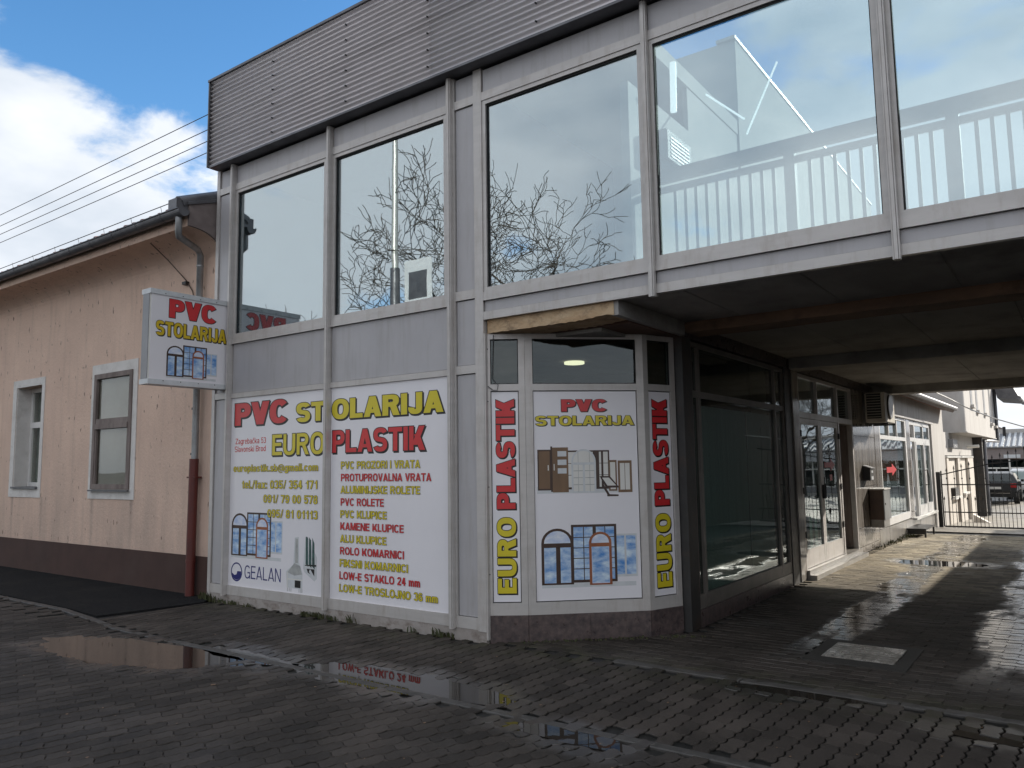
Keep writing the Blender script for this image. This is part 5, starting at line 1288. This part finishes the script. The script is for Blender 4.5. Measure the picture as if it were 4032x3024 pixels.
# overhanging upper storey beyond the gate
OV = thing('overhanging_house', 'pale rendered house with rounded overhanging upper storey behind the gate', 'building', (-4, 26, -0.4))
XO = -2.66
ob = MB(); rr = 0.18; pts = [(-9, 21.3)]
for i in range(7):
    th = R(-90 + 15 * i); pts.append((XO - rr + rr * math.cos(th), 21.3 + rr + rr * math.sin(th)))
pts += [(XO, 32.4), (-9, 32.4)]
ob.prism([(x, y, 2.44) for x, y in pts], (0, 0, 4.2)); ob.build('upper_storey', 'yardwall', OV)
lp = [(x + (0.03 if x > -8 else 0), y + (-0.03 if y < 22 else 0)) for x, y in pts]
MB().prism([(x, y, 2.40) for x, y in lp], (0, 0, 0.038)).build('edge_band', 'yardwall', OV)
for k, (y, zb) in enumerate(((23.2, 3.35), (24.9, 3.25), (27.6, 3.28), (30.0, 3.0), (31.6, 2.95))):
    o = MB().box(XO + 0.001, XO + 0.01, y, y + 0.55, zb, 6.5).build('slot_recess', 'fasciagrey', OV)
    MB().box(XO + 0.002, XO + 0.10, y - 0.05, y + 0.62, zb - 0.10, zb - 0.002).build('slot_sill', 'yardwall', OV)
ybox_ = lambda name, mk, y0, y1, z0, z1, d0, d1: MB().fbox(SF, y0, y1, z0, z1, d0, d1).build(name, mk, OV)
ybox_('lower_wall', 'yardwall', 20.0, 28.0, 1.72, 2.40, -0.3, -0.02)
ybox_('lower_wall', 'booth', 20.0, 27.2, -0.8, 1.70, -0.3, -0.06)
for y0, y1 in ((20.1, 20.5), (22.7, 23.5), (25.5, 27.2)): ybox_('pilaster', 'booth', y0, y1, -0.8, 1.64, -0.05, 0.02)
ybox_('lintel_trim', 'white', 20.1, 27.2, 1.645, 1.70, -0.05, 0.04)
ybox_('recess_sill', 'white', 20.9, 22.7, 0.40, 0.45, -0.05, 0.10); ybox_('recess_sill', 'white', 23.5, 25.2, 0.45, 0.5, -0.05, 0.10)
ybox_('letter_slot_box', 'iron', 20.9, 21.7, 0.50, 0.74, -0.05, 0.10)
ybox_('wall_vent', 'fasciagrey', 21.0, 22.0, 1.95, 2.2, -0.02, 0.12)
MB().tube([(-2.95, 24.2, 2.0), (-2.60, 24.2, 2.02)], 0.05, 8).build('floodlight', 'white', OV)
box('pillar', 'column', OV, -3.15, -2.82, 27.8, 28.2, gz(28) - 0.1, 2.40)
MB().tube([(XO + 0.06, 32.2, 6.0), (XO + 0.06, 32.2, 2.30), (-2.80, 28.4, 2.28), (-2.78, 28.3, 2.15), (-2.78, 28.3, -0.5)], 0.06, 8).build('downpipe', 'zinc', OV)
MB().prism([(-9, 20.9, 6.64), (-2.1, 20.9, 6.64), (-2.1, 20.9, 6.9), (-9, 20.9, 8.5)], (0, 12, 0)).build('roof', 'zinc', OV)
MB().prism([(-2.5, 32.0, 4.1), (-1.75, 32.0, 4.0), (-1.75, 32.0, 4.1), (-2.0, 32.0, 4.7), (-2.6, 32.0, 4.7)], (0, 3.5, 0)).build('lower_eave', 'zinc', OV)
MB().tube([(-1.75, 31.9, 4.05), (-1.75, 35.6, 4.05)], 0.09, 8).build('eave_gutter', 'zinc', OV)
RP = thing('concrete_ramp_block', 'small sloping concrete block at the foot of the cream wall behind the gate', 'block', (-2.4, 18.6, -0.2))
MB().prism([(-2.75, 22.5, -0.42), (-2.25, 22.5, -0.42), (-2.75, 22.5, -0.12)], (0, 0.35, 0)).build('block', 'booth', RP)

# cars
def car(kind, label, x, y, paint, h):
    o = thing('parked_car', label, 'car', (x, y, gz(y)), 'cars parked in the yard')
    z0 = gz(y); W = 0.9
    # side profile (y along length, rear towards the camera)
    prof_ = [(0.0, 0.35), (-0.02, 0.62), (0.05, 0.95), (0.12, 1.02), (0.42, 1.0 * h), (1.0, 1.07 * h), (2.2, 1.05 * h), (3.0, 0.98), (3.95, 0.86), (4.2, 0.62), (4.2, 0.35)]
    roof_i = (4, 5, 6)
    vs, fs = [], []
    for s_ in (-1, 1):
        for i, (a, b2) in enumerate(prof_):
            w_ = W if i not in roof_i else W * 0.78
            if i in (0, 1, 9, 10): w_ = W * 0.94
            vs.append((x + s_ * w_, y + a, z0 + b2))
    n_ = len(prof_)
    fs.append(tuple(range(n_))); fs.append(tuple(range(n_, 2 * n_))[::-1])
    for i in range(n_): fs.append((i, n_ + i, n_ + (i + 1) % n_, (i + 1) % n_))
    mb = MB(); mb.add(vs, fs, False); body = mb.build('body', paint, o, bevel=0.045)
    # rear window, tail glass
    mb = MB(); mb.add([(x - 0.70, y + 0.115, z0 + 1.06), (x + 0.70, y + 0.115, z0 + 1.06), (x + 0.60, y + 0.37, z0 + 0.97 * h), (x - 0.60, y + 0.37, z0 + 0.97 * h)], [(0, 1, 2, 3)])
    mb.v = [(a, b2 - 0.012, c2 + 0.008) for a, b2, c2 in mb.v]; mb.build('rear_window', 'glassdark', o)
    for s_ in (-1, 1):
        mb = MB(); mb.add([(x + s_ * 0.885, y + 0.5, z0 + 1.04), (x + s_ * 0.885, y + 2.9, z0 + 1.02), (x + s_ * 0.735, y + 2.2, z0 + 1.0 * h), (x + s_ * 0.725, y + 0.75, z0 + 1.0 * h)], [(0, 1, 2, 3)])
        mb.build('side_window', 'gasket', o)
        mb = MB().box(x + s_ * 0.62, x + s_ * 0.87, y - 0.035, y + 0.05, z0 + 0.78, z0 + 0.97); mb.build('tail_lamp', 'lampred', o)
        for yy in (0.75, 3.35):
            wh = MB().tube([(x + s_ * 0.70, y + yy, z0 + 0.32), (x + s_ * 0.91, y + yy, z0 + 0.32)], 0.32, 18, sm=False).build('wheel', 'tyre', o)
            MB().tube([(x + s_ * 0.911, y + yy, z0 + 0.32), (x + s_ * 0.92, y + yy, z0 + 0.32)], 0.19, 12, sm=False).build('rim', 'chrome', wh)
        MB().box(x + s_ * 0.92, x + s_ * 1.05, y + 2.75, y + 2.85, z0 + 0.98, z0 + 1.1).build('mirror', paint, o)
    box('rear_bumper', 'tyre', o, x - 0.85, x + 0.85, y - 0.07, y + 0.0, z0 + 0.33, z0 + 0.52)
    box('bumper_trim', 'chrome', o, x - 0.6, x + 0.6, y - 0.085, y - 0.071, z0 + 0.50, z0 + 0.53)
    box('number_plate', 'white', o, x - 0.26, x + 0.26, y - 0.045, y - 0.025, z0 + 0.70, z0 + 0.81)
car('suv', 'dark grey estate car parked left of the silver car behind the gate', -3.25, 37.5, 'cargrey', 1.42)
car('hatch', 'silver white hatchback parked right of the dark car behind the gate', -2.2, 42.5, 'carwhite', 1.5)
car('old', 'black car half hidden behind the dark pillar in the yard', -4.35, 33.5, 'cargrey', 1.40)

# far workshop building
FB = thing('workshop_building', 'long low workshop with ribbed grey fascia and white ribbed roof across the yard', 'building', (0, 50, -0.6))
k_ = (50 + 5.73) / (42 + 5.73)
def fz(z): return 1.6 + (z - 1.6) * k_
zt1, zt2, zt3 = fz(2.15), fz(1.57), fz(0.10)
box('base_wall', 'fasciagrey', FB, -9, 30, 50.0, 50.3, -0.9, zt3)
for k in range(10): corr_ = box('fascia_rib', 'fasciagrey', FB, -9, 30, 49.90 - 0.02 * (k % 2), 50.2, zt2 + k * (zt1 - zt2) / 10 + 0.008, zt2 + (k + 1) * (zt1 - zt2) / 10 - 0.004)
rb_ = MB(); rb_.prism([(-9.2, 49.7, zt1), (-9.2, 53.0, zt1 + 0.85), (-9.2, 53.0, zt1 + 0.95), (-9.2, 49.7, zt1 + 0.06)], (39, 0, 0)); ro = rb_.build('roof_sheet', 'fasciagrey', FB)
for k in range(90):
    x = -9.1 + k * 0.30
    MB().prism([(x, 49.68, zt1 + 0.061), (x, 53.0, zt1 + 0.951), (x, 53.0, zt1 + 1.0), (x, 49.68, zt1 + 0.11)], (0.13, 0, 0)).build('roof_rib', 'ribroof', ro)
box('parapet', 'yardwall', FB, -9, 30, 53.0, 53.3, zt1, fz(2.77) + 0.5)
x = -8.6
while x < 20:
    w = MB(); zc = fz(1.10)
    w.box(x, x + 0.08, 49.95, 50.1, zt3, zt2).box(x + 0.62, x + 0.68, 49.95, 50.1, zt3, zc).box(x + 0.08, x + 1.30, 49.95, 50.1, zc - 0.03, zc + 0.05).box(x + 0.08, x + 1.30, 49.95, 50.1, zt3, zt3 + 0.06)
    wo = w.build('window', 'white', FB)
    box('pane', 'glassdark', wo, x + 0.08, x + 1.30, 50.11, 50.12, zt3 + 0.06, zt2)
    x += 1.31
box('room_wall', 'dark', FB, -9, 30, 52.0, 52.1, -0.8, zt2)
sx0 = -3.07 * k_; 
SB = thing('name_board', 'plain pale name board on the ribbed fascia across the yard', 'sign', (-3.2, 49.8, 1.7))
box('panel', 'plight', SB, -3.07 * k_, -2.34 * k_, 49.80, 49.86, fz(1.62), fz(1.80))
# brick gabled house far behind
BH = thing('brick_house', 'orange brick gable house with grey roof rising behind the workshop', 'house', (-8, 62, 0))
MB().prism([(-14, 60, 0), (-2.4, 60, 0), (-2.4, 60, 2.8), (-5.2, 60, 4.05), (-14, 60, 4.05)], (0, 8, 0)).build('wall', 'brick', BH)
MB().prism([(-1.9, 59.5, 2.70), (-5.2, 59.5, 4.25), (-14, 59.5, 4.25), (-14, 59.5, 4.05), (-5.2, 59.5, 4.05), (-1.9, 59.5, 2.55)], (0, 9, 0)).build('roof', 'oldwood', BH)
box('chimney', 'brick', BH, -6.2, -5.6, 62, 62.6, 4.0, 5.3)
PO = thing('flue_pipe', 'short dark flue pipe standing on the workshop roof', 'pipe', (-3.6, 52, 2.2))
MB().tube([(-3.6, 52.2, zt1 + 0.6), (-3.6, 52.2, zt1 + 1.35)], 0.09, 8).build('pipe', 'iron', PO)
# far end tower top / opposite houses (seen mirrored in the glass)
for i, (x, y, w_, d_, h_, lab) in enumerate(((9, -34, 12, 9, 4.2, 'white house with hipped roof across the street, mirrored in the corner glass'), (30, -30, 10, 9, 4.6, 'white house farther right across the street behind the camera'), (-34, -32, 13, 9, 4.4, 'white house across the street to the left behind the camera'))):
    o = thing('street_house', lab, 'house', (x, y, 0))
    box('wall', 'housepaint', o, x - w_ / 2, x + w_ / 2, y - d_ / 2, y + d_ / 2, 0, h_)
    mb = MB(); e = 0.5
    mb.add([(x - w_ / 2 - e, y - d_ / 2 - e, h_), (x + w_ / 2 + e, y - d_ / 2 - e, h_), (x + w_ / 2 + e, y + d_ / 2 + e, h_), (x - w_ / 2 - e, y + d_ / 2 + e, h_), (x - w_ / 5, y, h_ + 2.6), (x + w_ / 5, y, h_ + 2.6)],
           [(0, 1, 5, 4), (1, 2, 5), (2, 3, 4, 5), (3, 0, 4), (3, 2, 1, 0)])
    mb.build('roof', 'tile', o)
    for k in range(3):
        xx = x - w_ / 2 + 1.5 + k * (w_ - 3) / 2.2
        wn_ = box('window', 'pvc', o, xx, xx + 1.2, y + d_ / 2 + 0.001, y + d_ / 2 + 0.05, 1.2, 2.7)
        box('pane', 'glassold', wn_, xx + 0.1, xx + 1.1, y + d_ / 2 + 0.051, y + d_ / 2 + 0.06, 1.3, 2.6)

# ------------------------------------------------------------------ small things
MC = thing('manhole_cover', 'worn square steel manhole cover in a dark frame in the passage paving', 'manhole cover', (-1.55, 1.33, 0))
fr = MB()
fr.box(-1.935, -1.83, 0.895, 1.765, -0.03, 0.0065).box(-1.27, -1.165, 0.895, 1.765, -0.03, 0.0065).box(-1.83, -1.27, 0.895, 1.07, -0.03, 0.0065).box(-1.83, -1.27, 1.64, 1.765, -0.03, 0.0065)
fr.build('frame', 'coverframe', MC)
cv_ = box('cover', 'steel', MC, -1.825, -1.275, 1.075, 1.635, -0.03, 0.013, bevel=0.003)
for i in range(7):
    for j in range(7):
        x = -1.80 + i * 0.074; y = 1.10 + j * 0.074
        MB().box(x, x + 0.05, y, y + 0.05, 0.0131, 0.0155).build('tread_stud', 'steel', cv_)
# power lines
def sag(a, b2, s_, n=14):
    a, b2 = Vector(a), Vector(b2)
    return [tuple(a.lerp(b2, i / n) - Vector((0, 0, s_ * 4 * (i / n) * (1 - i / n)))) for i in range(n + 1)]
for k, (z, y) in enumerate(((8.60, 2.5), (8.29, 2.5), (8.06, 2.5), (7.83, 2.5))):
    o = MB().tube(sag((-48, y, z - 0.10), (2, y, z + 0.02), 0.16), 0.0085, 5).build('power_line', 'wire')
    o['label'] = ['topmost', 'second from the top', 'third from the top', 'lowest'][k] + ' of the four parallel power lines above the peach house'
    o['category'] = 'power line'; o['group'] = 'power lines above the peach house'
o = MB().tube([(-2.5, 10.9, 3.08), (-2.5, 14.0, 3.12), (-2.5, 17.0, 3.12), (-2.35, 18.5, 3.0), (-2.1, 18.2, 2.86), (-1.64, 18, 2.63), (-1.04, 18, 2.40), (0.5, 18, 2.2), (3, 18, 2.6)], 0.016, 6).build('overhead_cable', 'cablew')
o['label'] = 'pale sagging cable strung from the yard shop eaves across the gate'; o['category'] = 'cable'
o = MB().tube([FR[0](0.06, 2.84, 0.012), FR[0](0.05, 2.6, 0.015), FR[0](0.045, 2.42, 0.012), FR[0](0.10, 2.36, 0.02), FR[0](0.09, 2.31, 0.02), FR[0](0.05, 2.31, 0.02), FR[0](0.0, 2.35, 0.01)], 0.004, 5).build('loose_wire', 'wire')
o['label'] = 'thin loose wire hanging over the narrow left pane of the corner shopfront'; o['category'] = 'wire'
# weeds at the wall foot
wd = MB(); rnd = random.Random(3)
def tuft(cx, cy, n, h):
    for i in range(n):
        a = rnd.uniform(0, 6.28); r_ = rnd.uniform(0, 0.05); x = cx + rnd.gauss(0, 0.05); y = cy - abs(rnd.gauss(0, 0.02)); hh = h * rnd.uniform(0.4, 1.1)
        lean = rnd.uniform(0.1, 0.7) * hh; dx, dy = math.cos(a) * lean, -abs(math.sin(a)) * lean
        wv = rnd.uniform(0.003, 0.009); px, py = -math.sin(a) * wv, math.cos(a) * wv
        wd.add([(x - px, y - py, -0.01), (x + px, y + py, -0.01), (x + dx * 0.5 + px, y + dy * 0.5 + py, hh * 0.7), (x + dx * 0.5 - px, y + dy * 0.5 - py, hh * 0.7), (x + dx, y + dy, hh)],
               [(0, 1, 2, 3), (3, 2, 4)])
for (x, n, h) in [(-8.95, 60, 0.10), (-8.80, 50, 0.09), (-8.68, 30, 0.07), (-8.5, 25, 0.05), (-8.3, 40, 0.05), (-8.0, 25, 0.04), (-7.0, 30, 0.05), (-6.85, 30, 0.06), (-6.7, 40, 0.06), (-6.55, 25, 0.05), (-6.25, 14, 0.10), (-5.35, 12, 0.06), (-5.05, 18, 0.09), (-4.95, 30, 0.06), (-6.95, 30, 0.04)]:
    tuft(x, -0.01 if x > -8.85 else 0.02, n, h)
for i in range(60):
    x = rnd.uniform(-4.3, -2.9); lx = 0.04 + (x + 4.46) * 0.85; tuft(x, min(lx, 1.5) - 0.06, 3, 0.02)
for i in range(90): tuft(-3.03 + rnd.gauss(0, 0.03), rnd.uniform(9.5, 15.0), 4, 0.05)
w_ = wd.build('weeds', 'leaf'); w_['kind'] = 'stuff'; w_['label'] = 'green weeds and grass growing in the joint at the foot of the wall'; w_['category'] = 'weeds'
# fallen bits and twigs
lt_ = MB()
for i in range(160):
    x = rnd.uniform(-8.5, 0.5); y = rnd.uniform(-3.5, -0.1) if rnd.random() < 0.7 else rnd.uniform(0.4, 6)
    if y > 0.1 and x < -2.9: continue
    s_ = rnd.uniform(0.003, 0.008) * (2.2 if rnd.random() < 0.12 else 1); a = rnd.uniform(0, 3.14); c_, q_ = math.cos(a) * s_ * 1.6, math.sin(a) * s_
    lt_.add([(x - c_, y - q_, 0.004), (x + q_, y - c_, 0.003), (x + c_, y + q_, 0.006), (x - q_, y + c_, 0.004)], [(0, 1, 2, 3)])
w_ = lt_.build('litter', 'pmid'); w_['kind'] = 'stuff'; w_['label'] = 'scattered dry leaf crumbs and grit on the pavers'; w_['category'] = 'leaf litter'

# ------------------------------------------------------------------ bare trees and lamp mast, seen in the glass
def bare_tree(name, label, x, y, h, spread, seed, levels=5):
    """crown of crooked limbs that fork again and again; h = height of the crown's top"""
    rn = random.Random(seed)
    t_ = thing(name, label, 'tree', (x, y, gz(y)))
    br = MB(); tr_ = MB(); base = Vector((x, y, gz(y)))
    Ls = [0.0, 0.26 * h, 0.19 * h, 0.13 * h, 0.09 * h, 0.062 * h, 0.042 * h]
    def grow(p, d, r, lev):
        L = Ls[lev] * rn.uniform(0.75, 1.2); pts = [p]; rs_ = [r]; q = p; dd = d.copy()
        for i in range(5):
            dd = (dd + Vector((rn.gauss(0, .22), rn.gauss(0, .22), rn.gauss(0.02, .20)))).normalized()
            q = q + dd * L / 5; pts.append(q); rs_.append(max(0.010, r * (1 - 0.10 * (i + 1))))
        br.tube(pts, rs_, 6 if lev < 3 else 3, cap=False)
        if lev >= levels: return
        for k in range(4 if lev < 3 else 3):
            a = rn.uniform(0, 6.28); side = Vector((math.cos(a), math.sin(a), rn.uniform(-0.2, 0.5))).normalized()
            nd_ = (dd * 0.8 + side * rn.uniform(0.5, 1.0) * spread).normalized()
            s_ = pts[-1] if k == 0 else pts[rn.choice((2, 3, 4, 5))]
            grow(s_, nd_, max(0.011, rs_[-1] * rn.uniform(0.55, 0.85)), lev + 1)
    th_ = base + Vector((0.15, 0.1, h * 0.36))
    tr_.tube([base, base + Vector((0.1, 0, h * 0.12)), base + Vector((0.02, 0.1, h * 0.25)), th_], [0.21 * h / 9, 0.17 * h / 9, 0.15 * h / 9, 0.13 * h / 9], 12)
    for k in range(6):
        a = k * 1.047 + rn.uniform(-0.3, 0.3)
        grow(th_ - Vector((0, 0, 0.05 * h * (k % 3))), Vector((math.cos(a) * spread, math.sin(a) * spread, rn.uniform(0.45, 1.2))).normalized(), 0.075 * h / 9, 1)
    tr_.build('trunk', 'bark', t_); br.build('branches', 'bark', t_)
bare_tree('bare_tree', 'leafless street tree across the road, mirrored in the second and third upstairs windows', -15.8, -12.2, 12.4, 1.0, 5, 6)
bare_tree('bare_tree', 'leafless tree at the far end of the yard, mirrored in the passage glass', 7.5, 44, 9.5, 1.0, 11, 5)
bare_tree('bare_tree', 'leafless tree near the workshop, mirrored in the glass doors', 13.5, 56, 11, 1.0, 23, 5)
LM = thing('lamp_mast', 'tall street lamp mast with dark foot section, mirrored in the second upstairs window', 'street lamp', (-13.6, -8.0, 0))
MB().tube([(-13.6, -8, 0), (-13.6, -8, 6.6)], 0.13, 10).build('lower_mast', 'zinc', LM)
MB().tube([(-13.6, -8, 6.6), (-13.6, -8, 12.0)], [0.09, 0.06], 10).build('upper_mast', 'lampmetal', LM)
MB().tube([(-13.6, -8, 11.9), (-13.4, -9.8, 12.2)], 0.04, 8).build('arm', 'lampmetal', LM)
TS = thing('banner_panel', 'rounded grey street banner fixed to the lamp mast, mirrored in the second upstairs window', 'sign', (-12.9, -8.2, 5.6))
box('board', 'plight', TS, -13.35, -12.45, -8.12, -8.08, 5.35, 6.75, bevel=0.03)
box('picture', 'zinc', TS, -13.20, -12.60, -8.079, -8.075, 5.75, 6.45)

# hide nothing, tidy up
for o in list(bpy.data.objects):
    if '_off' in o: del o['_off']
